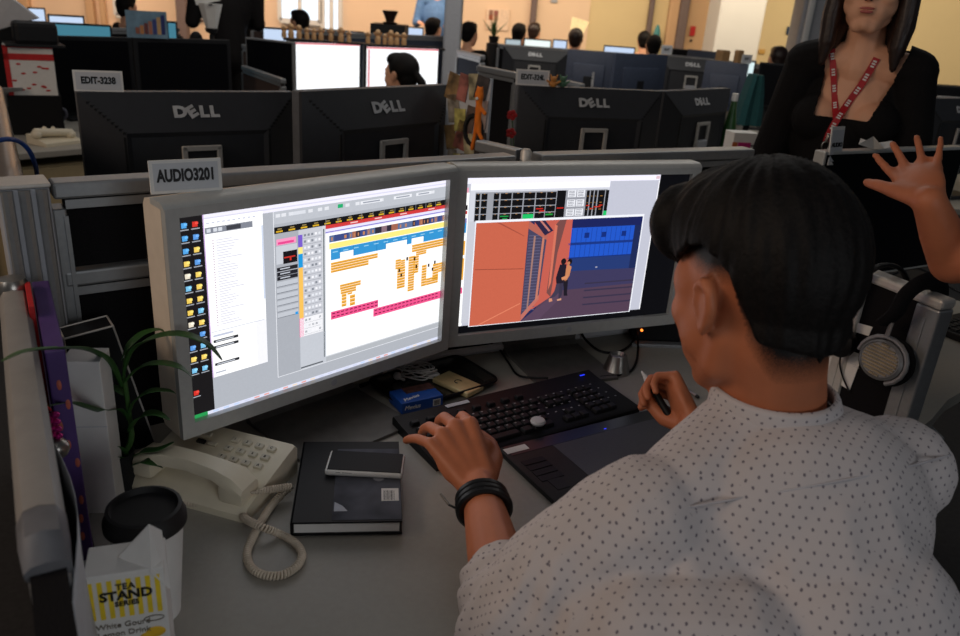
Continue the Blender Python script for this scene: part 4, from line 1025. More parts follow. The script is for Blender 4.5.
# the sleeve ends are cut open across the forearm
bmx = bmesh.new(); bmx.from_mesh(me)
for co, no in ((elL.lerp(wrL, .34), (wrL - elL)), (elR.lerp(wrR, .93), (wrR - elR))):
    no = no.normalized()
    vs = [v for v in bmx.verts if (v.co - co).length < .10]
    g = set(vs); es = {e for v in vs for e in v.link_edges}; fs = {f for v in vs for f in v.link_faces}
    bmesh.ops.bisect_plane(bmx, geom=list(g) + list(es) + list(fs), plane_co=co, plane_no=no)
    dl = [f for f in bmx.faces if (f.calc_center_median() - co).length < .10 and (f.calc_center_median() - co).dot(no) > 0]
    bmesh.ops.delete(bmx, geom=dl, context='FACES')
# neck opening
ncen = nb + Vector((0, .0, -.0)); nax = (nk0 - nb).normalized()
dl = [f for f in bmx.faces if ((f.calc_center_median() - ncen) - nax * (f.calc_center_median() - ncen).dot(nax)).length < .060 and (f.calc_center_median() - ncen).dot(nax) > -.06]
bmesh.ops.delete(bmx, geom=dl, context='FACES')
elm = elL
for v in bmx.verts:                            # folds
    q = v.co; dL = (q - elL).length; dc = (q - (shL + Vector((.05, 0, -.10)))).length
    w = .0022 * noise.noise(q * 14) + .0014 * noise.noise(q * 30)
    t_ = (q - shL).dot((elL - shL).normalized()) / (elL - shL).length
    if dL < .17: w += .0060 * max(0, 1 - dL / .17) * math.sin((q - elL).dot((wrL - elL).normalized()) * 190 + 5 * noise.noise(q * 12))
    if dc < .16: w += .0045 * (1 - dc / .16) * math.sin(q.dot(Vector((.5, -.3, 1))) * 110 + 3 * noise.noise(q * 10))
    f2 = (q - mid).dot(sdir)
    w += .0035 * math.sin((f2 * 1.0 + q.z * .8) * 38 + 3 * noise.noise(q * 6)) * (.6 if q.z < .95 else .15)
    v.co += v.normal * w
me2 = bpy.data.meshes.new('shirt'); bmx.to_mesh(me2); bmx.free(); skin_uv(me2)
ms = bpy.data.materials.new('white_dotted_cotton'); ms.use_nodes = True; nt = ms.node_tree; bs = nt.nodes['Principled BSDF']
uvn = nt.nodes.new('ShaderNodeUVMap'); uvn.uv_map = 'UVMap'
def math_(op, a, b_=None):
    n = nt.nodes.new('ShaderNodeMath'); n.operation = op
    for i, x in enumerate((a, b_)):
        if x is None: continue
        if isinstance(x, (int, float)): n.inputs[i].default_value = x
        else: nt.links.new(x, n.inputs[i])
    return n.outputs[0]
sp3 = nt.nodes.new('ShaderNodeSeparateXYZ'); nt.links.new(uvn.outputs[0], sp3.inputs[0])
def dots(ox, oy):
    fx = math_('SUBTRACT', math_('FRACT', math_('ADD', math_('MULTIPLY', sp3.outputs[0], 1 / .0128), ox)), .5)
    fy = math_('SUBTRACT', math_('FRACT', math_('ADD', math_('MULTIPLY', sp3.outputs[1], 1 / .0172), oy)), .5)
    fx = math_('MULTIPLY', fx, .0128); fy = math_('MULTIPLY', fy, .0172)
    return math_('LESS_THAN', math_('ADD', math_('MULTIPLY', fx, fx), math_('MULTIPLY', fy, fy)), .00145 ** 2)
dd_ = math_('MAXIMUM', dots(0, 0), dots(.5, .5))
nz = nt.nodes.new('ShaderNodeTexNoise'); nz.inputs['Scale'].default_value = 900; nt.links.new(uvn.outputs[0], nz.inputs['Vector'])
mx = nt.nodes.new('ShaderNodeMix'); mx.data_type = 'RGBA'; nt.links.new(dd_, mx.inputs['Factor']); mx.inputs['A'].default_value = (*lin((190, 183, 183)), 1); mx.inputs['B'].default_value = (*lin((112, 106, 114)), 1)
nt.links.new(mx.outputs['Result'], bs.inputs['Base Color']); bs.inputs['Roughness'].default_value = .9; bs.inputs['Specular IOR Level'].default_value = .15
bp = nt.nodes.new('ShaderNodeBump'); bp.inputs['Strength'].default_value = .15; bp.inputs['Distance'].default_value = .001; nt.links.new(nz.outputs['Fac'], bp.inputs['Height']); nt.links.new(bp.outputs['Normal'], bs.inputs['Normal'])
shirt = link('shirt', me2, ms, man, 'all'); sm = shirt.modifiers.new('s', 'SOLIDIFY'); sm.thickness = .0018; sm.offset = -1
stree = BVHTree.FromPolygons([v.co for v in me2.vertices], [p.vertices for p in me2.polygons])
for pts in ([(652, 513), (690, 507), (740, 498), (800, 488), (860, 477), (910, 466), (950, 455)],):
    sp_pts = []
    for x, y in pts:
        o_ = Vector((0, 0, CAMZ)); d = ray(x, y).normalized(); h = stree.ray_cast(o_, d)
        if h[0] and h[3] < 1.4: sp_pts.append(h[0] + d * .0008)
    if len(sp_pts) > 2:
        b = MB(); b.tube(smoothpath(sp_pts, 8), .0016, 6); b.build('seam', mat('seam_grey', (176, 172, 176), .9) if 'seam_grey' not in MATS else MATS['seam_grey'], man, 'all')
# collar: a folded band round the neck
b = MB(); rin, rout = [], []
zx = sdir; zy = Vector((-sdir.y, sdir.x, 0)); zn = nax
N_ = 40; lo = []
for k in range(N_ + 1):
    a = R_(100 + 340 * k / N_) ; ca, sa_ = math.cos(a), math.sin(a)     # open at the front
    o_ = lambda r_, h: nb + (zx * ca * 1.06 + zy * sa_) * r_ + zn * h + Vector((0, .004, 0))
    fr_ = .012 * max(0, sa_)
    lo.append([o_(.063, -.035), o_(.0615, .012 - fr_), o_(.0635, .016 - fr_), o_(.069, .010 - fr_), o_(.078, -.036), o_(.075, -.037), o_(.067, .004 - fr_), o_(.0655, -.03)])
b.ring(lo); cme = bpy.data.meshes.new('collar'); bmesh.ops.recalc_face_normals(b.bm, faces=b.bm.faces[:]); b.bm.to_mesh(cme); b.bm.free(); skin_uv(cme); link('collar', cme, ms, man, 'all')
# trousers, bracelet, pen
tb = MB(); tb.ell(hip - Vector((0, 0, .01)), (.17, .13, .12), rotT)
for sgn in (-1, 1):
    h0 = hip + sdir * .085 * sgn; k = h0 + fwd * .40 + Vector((0, 0, .03)); a_ = k + fwd * .06 + Vector((0, 0, -.45)); a_.z = .12
    tb.chain([h0, k, a_], [.092, .070, .052])
link('trousers', remesh(tb, .009, 3), M_denim, man, 'all')
for sgn in (-1, 1):
    h0 = hip + sdir * .085 * sgn; k = h0 + fwd * .40; a_ = k + fwd * .06; b = MB()
    b.chain([Vector((a_.x, a_.y, .045)) - fwd * .03, Vector((a_.x, a_.y, .04)) + fwd * .15], [.047, .042]); 
    b.box((a_.x + fwd.x * .06, a_.y + fwd.y * .06, .012), (.085, .26, .024), Matrix.Rotation(math.atan2(-fwd.x, fwd.y), 3, 'Z'), .01); link('shoe', remesh(b, .008, 2), M_black, man, 'all')
br = thing('bracelet', 'triple band black leather bracelet on the left wrist of the seated man', 'bracelet', wrL.lerp(elL, .10))
ax = (elL - wrL).normalized(); s_ = ax.cross(up_).normalized(); u_ = s_.cross(ax)
for k in range(3):
    o_ = ax * (.003 + .0125 * k); b = MB()
    b.tube([o_ + (s_ * math.cos(2 * math.pi * i / 32) * 1.14 + u_ * math.sin(2 * math.pi * i / 32) * .98) * (.0290 + .001 * k) for i in range(32)], .0062, 8, closed=True); b.build('band', mat('black_leather', (14, 14, 16), .32) if k == 0 else MATS['black_leather'], br, True)
b = MB(); b.tube([o_ + s_ * .036, o_ + s_ * .050 + u_ * .006 - ax * .004, o_ + s_ * .060 + u_ * .010 - ax * .024], .0018, 6); b.build('strap_end', MATS['black_leather'], br, True)
p0, p1 = at(637, 363, .868), at(668, 383, .868)
q1 = HRf @ Vector((.010, .060, -.030)); p0 = q1 + (at(636, 362, .875) - q1).normalized() * .078
st_ = thing('stylus_pen', 'grey tipped black stylus held in the right hand of the seated man', 'pen', q1)
d_ = (p0 - q1); b = MB(); b.cap(-d_ * .45, d_ * .72, .0068, .0062, 14); b.build('barrel', M_black, st_, True)
b = MB(); b.cap(d_ * .74, d_ * .98, .0060, .0018, 14); b.build('tip', M_pgrey, st_, True)
# office chair under him
ch = thing('office_chair', 'black office chair seat under the man in the dotted shirt', 'chair', (hip.x, hip.y, 0), math.atan2(sdir.y, sdir.x))
b = MB(); b.box((0, .06, .35), (.46, .46, .06), None, .02, 3); b.build('seat', M_fab, ch, True)
b = MB(); b.lathe([(.03, .08), (.03, .32)], n=16); b.build('gas_column', M_black, ch, True)
for k in range(5):
    a = 2 * math.pi * k / 5 + .3; b = MB(); b.cap((0, 0, .085), (.27 * math.cos(a), .27 * math.sin(a), .065), .024, .016); lg = b.build('base_arm', M_black, ch, True)
    b = MB(); b.ell((.27 * math.cos(a), .27 * math.sin(a), .027), (.026, .026, .026)); b.build('caster', M_black, lg, True)
# ---- generic figures: one continuous body, with hair and clothing over it
def figure(label, pos, heading, pose='stand', H=1.65, vox=.006, skin=None, hair=None, top=None, legs=None, hairstyle='short', arms='down', female=False, head_turn=0., head_pitch=0., lean=0., group=None, detail=False):
    s = H / 1.70; F = Vector((math.sin(heading), math.cos(heading), 0)); X = Vector((F.y, -F.x, 0)); Z = Vector((0, 0, 1))
    pos = Vector(pos); hipz = .90 * s if pose == 'stand' else (.42 if vox < .01 else .46)
    P = lambda x, y, z: pos + (X * x + F * y) * s + Z * z
    hip = P(0, 0, hipz); ch_ = P(0, .02 + lean * .5, hipz + .33 * s); nk = P(0, .02 + lean, hipz + .55 * s)
    Hm_ = hmat(P(0, .05 + lean * 1.15, hipz + .70 * s), heading + head_turn, head_pitch)
    b = MB(); add_head(b, Hm_, s * .98, female)
    b.chain([Hm_ @ Vector((0, -.02, -.04)), nk + Z * .01, nk - Z * .06], [.050 * s, .052 * s, .062 * s])
    sw = (.142 if female else .19) * s
    rt = Matrix((X, F, Z)).transposed()
    b.ell(ch_, ((.140 if female else .165) * s, .10 * s, .20 * s), rt, 20, 14); b.ell(hip + Z * .04, (.155 * s, .11 * s, .12 * s), rt, 20, 14); b.chain([ch_, hip + Z * .05], [.115 * s, .115 * s])
    S = [nk + X * sw * g - Z * (.062 if female else .045) * s for g in (-1, 1)]
    b.chain([S[0], nk - Z * .035, S[1]], [.046 * s, .055 * s, .046 * s])
    if female and detail:
        for g in (-1, 1): b.ell(ch_ + X * .07 * g + F * .075 + Z * .02, (.058, .05, .055), rt)
    AR = []
    for g, sh in zip((-1, 1), S):
        if arms == 'down': e = sh + X * .05 * g * s - Z * .27 * s - F * .01; w = e + F * .07 * s - Z * .23 * s; kn = w + F * .03 * s - Z * .09 * s
        elif arms == 'front': e = sh + X * .05 * g * s - Z * .26 * s + F * .04; w = e - X * .06 * g * s + F * .22 * s + Z * .01; kn = w + F * .09 * s - X * .02 * g
        else: e, w, kn = arms[g]
        b.chain([sh, e, e.lerp(w, .5), w], [.043 * s, .036 * s, .032 * s, .024 * s]); AR.append((sh, e, w, kn))
        if detail or arms not in ('down', 'front'):
            pn = (Z if arms == 'front' else (X * g))
            if isinstance(arms, dict) and g == -1: hand(b, hframe(w, kn - w, Vector((0, 0, CAMZ)) * 0 + w - Vector((0, 0, CAMZ))), 1, ((.12, .15, .1), (.10, .12, .1), (.12, .15, .1), (.15, .2, .1)), (.26, .08, -.14, -.40), [(.018, .014, -.006), (.042, .046, -.012), (.060, .072, -.014), (.074, .092, -.014)], s=s * .95)
            else: hand(b, hframe(w, kn - w, pn), -g, ((.2, .3, .2),) * 4, s=s * .97)
        else:
            hf = hframe(w, kn - w, Z if arms == 'front' else X * g)
            hand(b, hf, -g, ((.2, .3, .2),) * 4, s=s * .97)
    LG = []
    for g in (-1, 1):
        h0 = hip + X * .085 * g * s
        if pose == 'stand': k = h0 - Z * .42 * s + F * .015; a = Vector((h0.x, h0.y, .075)) + X * .0
        else: k = h0 + F * .40 * s + Z * .03; a = Vector((k.x, k.y, .075)) + F * .05
        b.chain([h0, k, a], [.080 * s, .056 * s, .038 * s]); b.chain([a - Z * .035, a + F * .14 * s - Z * .042], [.036, .032]); LG.append((h0, k, a))
    me = remesh(b, vox, 3)
    o = tag(link('person', me, skin or M_skin2, smooth='all'), label, 'person', group)
    if detail: face_details(o, Hm_, s * .98)
    # clothing
    c = MB(); c.ell(ch_ + Z * .0, ((.152 if female else .178) * s, .112 * s, .205 * s), rt, 20, 14); c.chain([ch_, hip + Z * .02], [.132 * s, .135 * s]); c.ell(hip + Z * .04, (.168 * s, .123 * s, .13 * s), rt, 20, 14)
    if female and detail:
        for g in (-1, 1): c.ell(ch_ + X * .07 * g + F * .078 + Z * .02, (.066, .058, .063), rt)
    c.chain([S[0] + Z * .006, nk + X * -.075 * s - Z * .038], [.056 * s, (.058 if detail else .045) * s]); c.chain([S[1] + Z * .006, nk + X * .075 * s - Z * .038], [.056 * s, (.058 if detail else .045) * s])
    if not detail: c.chain([S[0], nk - Z * .05, S[1]], [.056 * s, .058 * s, .056 * s])
    for sh, e, w, kn in AR:
        if isinstance(arms, dict): c.chain([sh, sh.lerp(e, .78)], [.058, .052])
        else: c.chain([sh, e, e.lerp(w, .75)], [.054 * s if female else .058 * s, .052 * s, .044 * s])
    link('top', remesh(c, vox * 1.1, 3), top or M_cloth, o, 'all')
    c = MB(); c.ell(hip, (.165 * s, .122 * s, .12 * s), rt)
    for h0, k, a in LG: c.chain([h0, k, a.lerp(k, .12)], [.090 * s, .068 * s, .052 * s])
    link('trousers', remesh(c, max(vox, .009) * 1.1, 3), legs or M_denim, o, 'all')
    for h0, k, a in LG:
        c = MB(); c.chain([a - Z * .033 - F * .02, a + F * .145 * s - Z * .038], [.044, .040]); link('shoe', remesh(c, .009, 2), M_black, o, 'all')
    # hair
    hb = MB(); r = Hm_.to_3x3(); q = lambda x, y, z: Hm_ @ (Vector((x, y, z)) * s * .98); hs = s * .98
    hb.ell(q(0, -.022, .040), [v * hs for v in (.086, .098, .092)], r, 24, 16); hb.ell(q(0, .030, .085), [v * hs for v in (.066, .062, .042)], r, 20, 12); hb.ell(q(0, -.055, -.01), [v * hs for v in (.070, .055, .075)], r, 20, 12)
    if hairstyle == 'pony':
        hb.ell(q(0, -.10, .02), [.03 * hs] * 3); hb.chain([q(0, -.11, .015), q(0, -.155, -.03), q(0, -.150, -.10)], [.022 * hs, .026 * hs, .012 * hs])
    if hairstyle == 'long':
        for g in (-1, 1):
            hb.chain([q(.066 * g, .045, .07), q(.090 * g, .024, .0), q(.094 * g, .024, -.08), q(.090 * g, .026, -.15), q(.092 * g, .028, -.205)], [.030 * hs, .024 * hs, .025 * hs, .022 * hs, .009 * hs])
            hb.chain([q(.078 * g, -.02, .02), q(.084 * g, -.02, -.10), q(.090 * g, -.015, -.20)], [.034 * hs, .036 * hs, .014 * hs])
            hb.chain([q(.03 * g, -.07, .02), q(.045 * g, -.075, -.12), q(.05 * g, -.07, -.22)], [.05 * hs, .045 * hs, .016 * hs])
        hb.chain([q(-.05, .062, .100), q(.0, .082, .088), q(.05, .070, .085)], [.022 * hs] * 3)
    hm = remesh(hb, vox * .9, 2)
    if detail:
        iH_ = Hm_.inverted()
        for v in hm.vertices:
            l = iH_ @ v.co; v.co += v.normal * (.0022 * noise.noise(Vector((math.atan2(l.x, l.y) * 26, l.z * 6, 0))))
    link('hair', hm, hair or M_hair, o, 'all')
    return o, Hm_, nk, ch_, S, F, X

# standing woman in black
wp = far(849, 120, 2.55); wp.z = 0
wh = math.atan2(-wp.x, -wp.y) + R_(6)
wo, WH, wn, wc_, wS, wF, wX = figure('standing woman in a black top with a red lanyard, behind the dark monitor at right', wp, wh, 'stand', 1.665, .005, skin=M_skin2, hair=M_hairb, hairstyle='long', arms='down', female=True, lean=.05, head_pitch=R_(2), detail=True)
# her neckline: skin shown inside a scooped opening
ln = MB()
M_strap = mat('lanyard_red', (176, 22, 32), .5)
lan = thing('lanyard', 'red printed lanyard with a metal clip hanging round the neck of the standing woman', 'lanyard', wn)
topo = [k for k in KIDS(wo) if k.name.startswith('top')][0]
bmx = bmesh.new(); bmx.from_mesh(topo.data)
def scoop(p):
    d = p - wn; x, y, z = d.dot(wX), d.dot(wF), d.z
    if y < -.01: return z > -.005 or (abs(x) < .055 and z > -.03)
    if z < -.185: return False
    k = max(0, min(1, (z + .185) / .17)); return -(.066 + .050 * k) < x < .070 + .014 * k and z < .2
for it in range(1): bmesh.ops.subdivide_edges(bmx, edges=[e for e in bmx.edges if (e.verts[0].co - wn).length < .26], cuts=1)
bmesh.ops.delete(bmx, geom=[f for f in bmx.faces if scoop(f.calc_center_median())], context='FACES')
for _ in range(6):
    bv = [v for v in bmx.verts if v.is_boundary]; nw = {}
    for v in bv:
        nb_ = [e.other_vert(v).co for e in v.link_edges if e.is_boundary]
        if len(nb_) == 2: nw[v] = v.co * .5 + (nb_[0] + nb_[1]) * .25
    for v, c in nw.items(): v.co = c
bmx.to_mesh(topo.data); bmx.free()
sm = topo.modifiers.new('s', 'SOLIDIFY'); sm.thickness = .003; sm.offset = 1
trees = [BVHTree.FromPolygons([v.co for v in o.data.vertices], [p.vertices for p in o.data.polygons]) for o in (wo, topo)]
def onwoman(px, py, off=.006):
    o = Vector((0, 0, CAMZ)); d = ray(px, py).normalized(); best = None
    for t in trees:
        h = t.ray_cast(o, d)
        if h[0] and (best is None or h[3] < best): best = h[3]
    return o + d * ((best if best else wp.length) - off)
def strap(pts, w=.008):
    C = smoothpath([onwoman(*p) for p in pts], 6); b = MB(); A, B = [], []; vw = (Vector((0, 0, CAMZ)) - C[0]).normalized()
    lo = []
    for i, p in enumerate(C):
        t_ = (C[min(i + 1, len(C) - 1)] - C[max(0, i - 1)]).normalized(); s_ = t_.cross(vw).normalized()
        lo.append([p - s_ * w, p + s_ * w, p + s_ * w - vw * .0015, p - s_ * w - vw * .0015])
    b.ring(lo); b.mi = 1
    for i in range(3, len(C) - 3, 5):
        t_ = (C[i + 1] - C[i - 1]).normalized(); s_ = t_.cross(vw).normalized(); p = C[i] + vw * .001
        for k in (-1, 0, 1):
            cc_ = p + t_ * .007 * k; b.add([cc_ - s_ * w * .55 - t_ * .0022, cc_ + s_ * w * .55 - t_ * .0022, cc_ + s_ * w * .55 + t_ * .0022, cc_ - s_ * w * .55 + t_ * .0022], [(0, 1, 2, 3)])
    b.build('strap', [M_strap, M_paper], lan, world=True)
strap([(832, 49), (833, 66), (834, 85), (835, 105), (836, 118)]); strap([(877, 58), (869, 72), (859, 88), (848, 103), (838, 118), (831, 130), (826, 142)], .009)
cq = onwoman(825, 146, .012); b = MB(); b.tube([cq + Vector((.010 * math.cos(k * .63), -.002, .014 * math.sin(k * .63))) for k in range(10)], .0022, 6, closed=True); b.cap(cq + Vector((0, 0, .012)), cq + Vector((.004, 0, .028)), .004, .005); b.build('clip', M_metal, lan, True, world=True)

# person at the right edge: only the raised left hand and forearm reach into the picture
hw_ = at(929, 201, 1.225); hkn = at(914, 166, 1.262); elw = at(953, 262, 1.125)
mp = Vector((1.16, .62, 0))
hd_ = R_(8)
Fm = Vector((math.sin(hd_), math.cos(hd_), 0)); Xm = Vector((Fm.y, -Fm.x, 0))
shr = mp + Vector((0, 0, 1.36)) + Xm * .19; 
vo, VH, vn, vc, vS, vF, vX = figure('person at the right edge raising a spread left hand', mp, hd_, 'stand', 1.70, .0052, skin=M_skin, top=M_cloth,
    arms={-1: (elw, hw_, hkn), 1: (shr + Vector((.06, 0, -.28)), shr + Vector((.05, .10, -.50)), shr + Vector((.05, .13, -.60)))}, head_turn=R_(-30))
# ------------------------------------------------------------------ right neighbour: short screen, desk, monitor
q0, q1 = at(862, 266, 1.03), at(951, 300, 1.03); q0.z = q1.z = 0; qd = (q1 - q0).normalized(); qL = (q1 - q0).length; qn = Vector((qd.y, -qd.x, 0))
t = thing('side_screen', 'short black side screen with pale posts where the headphones hang, at right', 'partition', q0, math.atan2(qd.y, qd.x))
b = MB(); b.box((qL / 2, 0, .52), (qL - .04, .024, .98)); b.build('fabric_panel', M_fab, t)
b = MB(); b.box((qL / 2, 0, 1.02), (qL, .040, .020), None, .006); b.build('cap_rail', M_alu2, t)
for x, m_ in ((.018, M_alu2), (qL - .024, M_alu)):
    b = MB(); b.box((x, 0, .505), (.036 if x < .1 else .048, .040, 1.01), None, .004); b.box((x, -.0205, .5), (.006, .003, .98)); b.build('post', m_, t)
b = MB(); b.box((.10, -.0135, .83), (.085, .001, .115), Matrix.Rotation(.25, 3, 'Y')); tag(b.build('memo', M_paper, t), '', '') if False else (b.bm.free())
qm = Matrix.Rotation(math.atan2(qd.y, qd.x), 4, 'Z'); qm.translation = q0
def onq(px, py, off=.0):               # point on the near face of the short screen
    r = ray(px, py); nrm = Vector((qd.y, -qd.x, 0)); nrm = -nrm if nrm.dot(q0) > 0 else nrm
    k = (q0 + nrm * (.013 + off)).dot(nrm) / r.dot(nrm); return Vector((0, 0, CAMZ)) + r * k
qnr = Vector((qd.y, -qd.x, 0)); qnr = -qnr if qnr.dot(q0) > 0 else qnr
def card(name, label, pts, m=M_paper):
    b = MB(); a = [onq(x, y, .001) for x, y in pts]; b.ring([a, [p + qnr * .0012 for p in a]]); return tag(b.build(name, m), label, 'paper')
cpap = card('memo_sheet', 'white memo sheet pinned on the short screen beside the seated man', [(832, 344), (863, 355), (850, 390), (821, 374)])
b = MB()
for x, y in ((850, 363), (853, 366), (837, 353), (835, 357)):
    a = onq(x, y, .0026); c = onq(x + 6, y + 2.4, .0026); b.tube([a, c], .0006, 4)
b.build('writing', M_pgrey, cpap)
card('memo_slip', 'small white slip pinned higher on the short screen by the black earcup', [(855, 322), (873, 327), (869, 336), (853, 331)])
M_pewter = mat('pewter', (120, 120, 122), .45, .3)
# headphones
def arc(p0, p1, hgt, n=14, out=None):
    out = out or Vector((0, 0, 1)); return [p0.lerp(p1, k / n) + out * hgt * math.sin(math.pi * k / n) ** .7 for k in range(n + 1)]
h1 = thing('headset', 'thin black headset with a round black earcup hanging over the left of the short screen', 'headphones', onq(842, 342, .03))
ctr = q0 + qd * .035 + Vector((0, 0, 1.03))
top1 = onq(884, 266, .0); 
s1 = [onq(848, 330, .03), onq(851, 305, .035), onq(862, 280, .03), onq(880, 266, .012), onq(897, 267, -.03), onq(906, 278, -.06), onq(907, 292, -.075)]
b = MB(); b.tube(smoothpath(s1, 6), .0075, 8, flat=.6); b.build('headband', M_black, h1, True, world=True)
b = MB(); b.lathe([(0, -.012), (.026, -.012), (.030, -.004), (.030, .008), (.022, .014), (0, .014)], (0, 0, 0), 28, frame((0, 0, 0), qd, qnr).to_3x3()); b.build('earcup', M_black, h1, True)
b = MB(); b.tube(smoothpath([onq(841, 352, .025), onq(840, 366, .012), onq(844, 380, .008), onq(849, 391, .006)], 6), .0018, 6); b.build('cable', M_black, h1, True, world=True)
hc_ = onq(883, 360, .040)
h2 = thing('headphones', 'black headphones with a slatted silver earcup and thick band on the short screen', 'headphones', hc_)
fr3 = frame((0, 0, 0), qd, qnr + Vector((-.12, -.15, .25))).to_3x3() * .84
b = MB(); b.lathe([(0, .0), (.052, .0), (.052, .010), (.046, .016), (.044, .013), (0, .013)], (0, 0, 0), 40, fr3 @ Matrix.Diagonal((1, .86, 1))); b.build('earcup', M_pewter, h2, True)
b = MB()
for i in range(10):
    y = -.034 + i * .0076; w = 2 * math.sqrt(max(0, .041 ** 2 - (y / .86) ** 2)); b.box(fr3 @ Vector((0, y, .0145)), (w, .0042, .0035), fr3 @ Matrix.Rotation(.5, 3, 'X'))
b.build('grille', mat('grille_gold', (190, 176, 150), .35, .6), h2)
b = MB(); b.lathe([(.030, -.030), (.056, -.030), (.064, -.018), (.064, -.008), (.054, -.001), (.03, -.001)], (0, 0, 0), 40, fr3 @ Matrix.Diagonal((1, .9, 1))); b.build('ear_pad', M_fab, h2, True)
b = MB(); b.tube([fr3 @ Vector((.058 * math.cos(a), .052 * math.sin(a), .006)) for a in [R_(-60 + 20 * k) for k in range(13)]], .0045, 8); b.build('yoke', M_pewter, h2, True)
yk = fr3 @ Vector((.0, .052, .006))
a0 = onq(887, 336, .05); a1 = onq(892, 322, .05); b = MB(); b.tube([a0, a1], .0065, 8, flat=.5); b.build('slider', M_pewter, h2, True, world=True)
s2_ = [onq(884, 322, .05), onq(896, 312, .055), onq(905, 296, .05), onq(919, 284, .03), onq(932, 281, -.01), onq(941, 288, -.05), onq(942, 300, -.08)]
b = MB(); b.tube(smoothpath(s2_, 6), .017, 10, flat=.55); b.build('headband', M_fab, h2, True, world=True)
# neighbour's desk
qf = q0 + qd * (qL - .02); qn2 = -qnr
rd = thing('neighbour_desk', 'pale grey desk beyond the short screen at the right edge', 'desk')
e0_, e1_ = at(917, 418, DZ), at(975, 384, DZ); e0_.z = e1_.z = 0
desktop([q0 + qn2 * .03 + qd * .02, qf + qn2 * .03, e0_ + Vector((.03, 0, 0)), e0_.lerp(e1_, .5) + Vector((.0, .0, 0)), e1_ + (e1_ - e0_) * 2.2, Vector((2.0, 2.15, 0)), Vector((1.35, 2.24, 0)), Vector((.80, 1.94, 0)), Vector((.77, 1.75, 0))], 'desk_top', rd)
for p in (qf + qn2 * .1 + Vector((.03, .06, 0)), Vector((1.32, 2.20, 0)), Vector((1.9, 2.08, 0)), Vector((.84, 1.93, 0))):
    b = MB(); b.box((p.x, p.y, .351), (.05, .05, .702)); b.build('desk_leg', M_alu, rd)

def flat_monitor(name, label, pos, yaw, w, h, ztop, deskz=.73, face='off', body=M_black, bez=.012, depth=.03, neck=True, group=None, frame_m=None):
    """a plain flat monitor: x to the viewer's right of its screen, screen towards -y"""
    t = thing(name, label, 'monitor', (pos.x, pos.y, deskz), yaw, group); zt = ztop - deskz; zc = zt - h / 2
    b = MB(); b.box((0, depth / 2, zc), (w, depth, h), None, .003); b.build('housing', frame_m or body, t)
    b = MB(); b.box((0, -.0008, zc), (w - 2 * bez, .002, h - 2 * bez)); b.build('screen', M_off if face == 'off' else face, t)
    if neck:
        b = MB(); b.box((0, depth + .014, zc - h * .12), (.14, .03, h * .45), None, .006); b.box((0, depth + .022, zt / 2 - h * .2 + .0), (.055, .020, max(.05, zc - .02) * 1.0), None, .003); b.build('neck', body, t)
        b = MB(); b.box((0, depth + .01, .008), (.24, .18, .016), None, .006); b.build('base', body, t)
    return t
mr0, mr1 = at(822, 152, 1.2), at(960, 147, 1.2); myaw = math.atan2((mr1 - mr0).y, (mr1 - mr0).x)
mx_ = Vector((math.cos(myaw), math.sin(myaw), 0))
mc_ = mr0 + mx_ * .285; mc_.z = 0
mt = flat_monitor('monitor', 'switched off dark monitor with thin silver edges below the raised hand', mc_, myaw, .545, .325, 1.2, frame_m=M_silver, body=M_silver, bez=.007)
plate('name_plate', 'small white name plate standing on the dark monitor before the standing woman', 'AUDIO', mc_ - mx_ * .235 + Vector((0, 0, 1.17)), myaw + .1, .050, .085, .013, .12)
b = MB(); tp = mc_ - mx_ * .10 + Vector((0, 0, 1.2))
ang = [(-.045, -.01, .012), (-.02, -.02, .034), (.012, -.02, .008), (.045, -.012, .016), (.045, .02, .022), (0, .03, .010), (-.03, .02, .022)]
b.add([tp + Vector(p) for p in ang] + [tp + Vector((0, 0, .016)), tp + Vector((.0, .005, .0005))], [(i, (i + 1) % 7, 7) for i in range(7)] + [((i + 1) % 7, i, 8) for i in range(7)]); tag(b.build('tissue', M_paper), 'crumpled white tissue lying on top of the dark monitor at right', 'tissue')
P = [at(908, 262, DZ + .005), at(925, 270, DZ + .005), at(945, 268, DZ + .005), at(965, 276, DZ + .005)]
cable('monitor_cable', 'black cable on the neighbouring desk under the dark monitor', [at(890, 275, DZ + .004), at(915, 268, DZ + .004), at(940, 275, DZ + .004), at(970, 270, DZ + .004)], .004)
cable('mouse_cable', 'thin black cable curving across the neighbouring desk at the right edge', [at(920, 283, DZ + .004), at(940, 283, DZ + .004), at(955, 290, DZ + .004), at(975, 300, DZ + .004)], .003)
k0 = at(946, 343, DZ); kk = thing('keyboard', 'black keyboard cut off by the right edge of the picture', 'keyboard', (k0.x + .21, k0.y + .15, DZ), myaw - .0)
b = MB(); b.box((0, 0, .010), (.44, .15, .020), None, .004); b.build('case', M_black, kk)
b = MB()
for i in range(20):
    for j in range(5): b.box((-.20 + i * .021, -.05 + j * .022, .022), (.016, .016, .006))
o = b.build('key', M_black2, kk); o['kind'] = 'stuff'
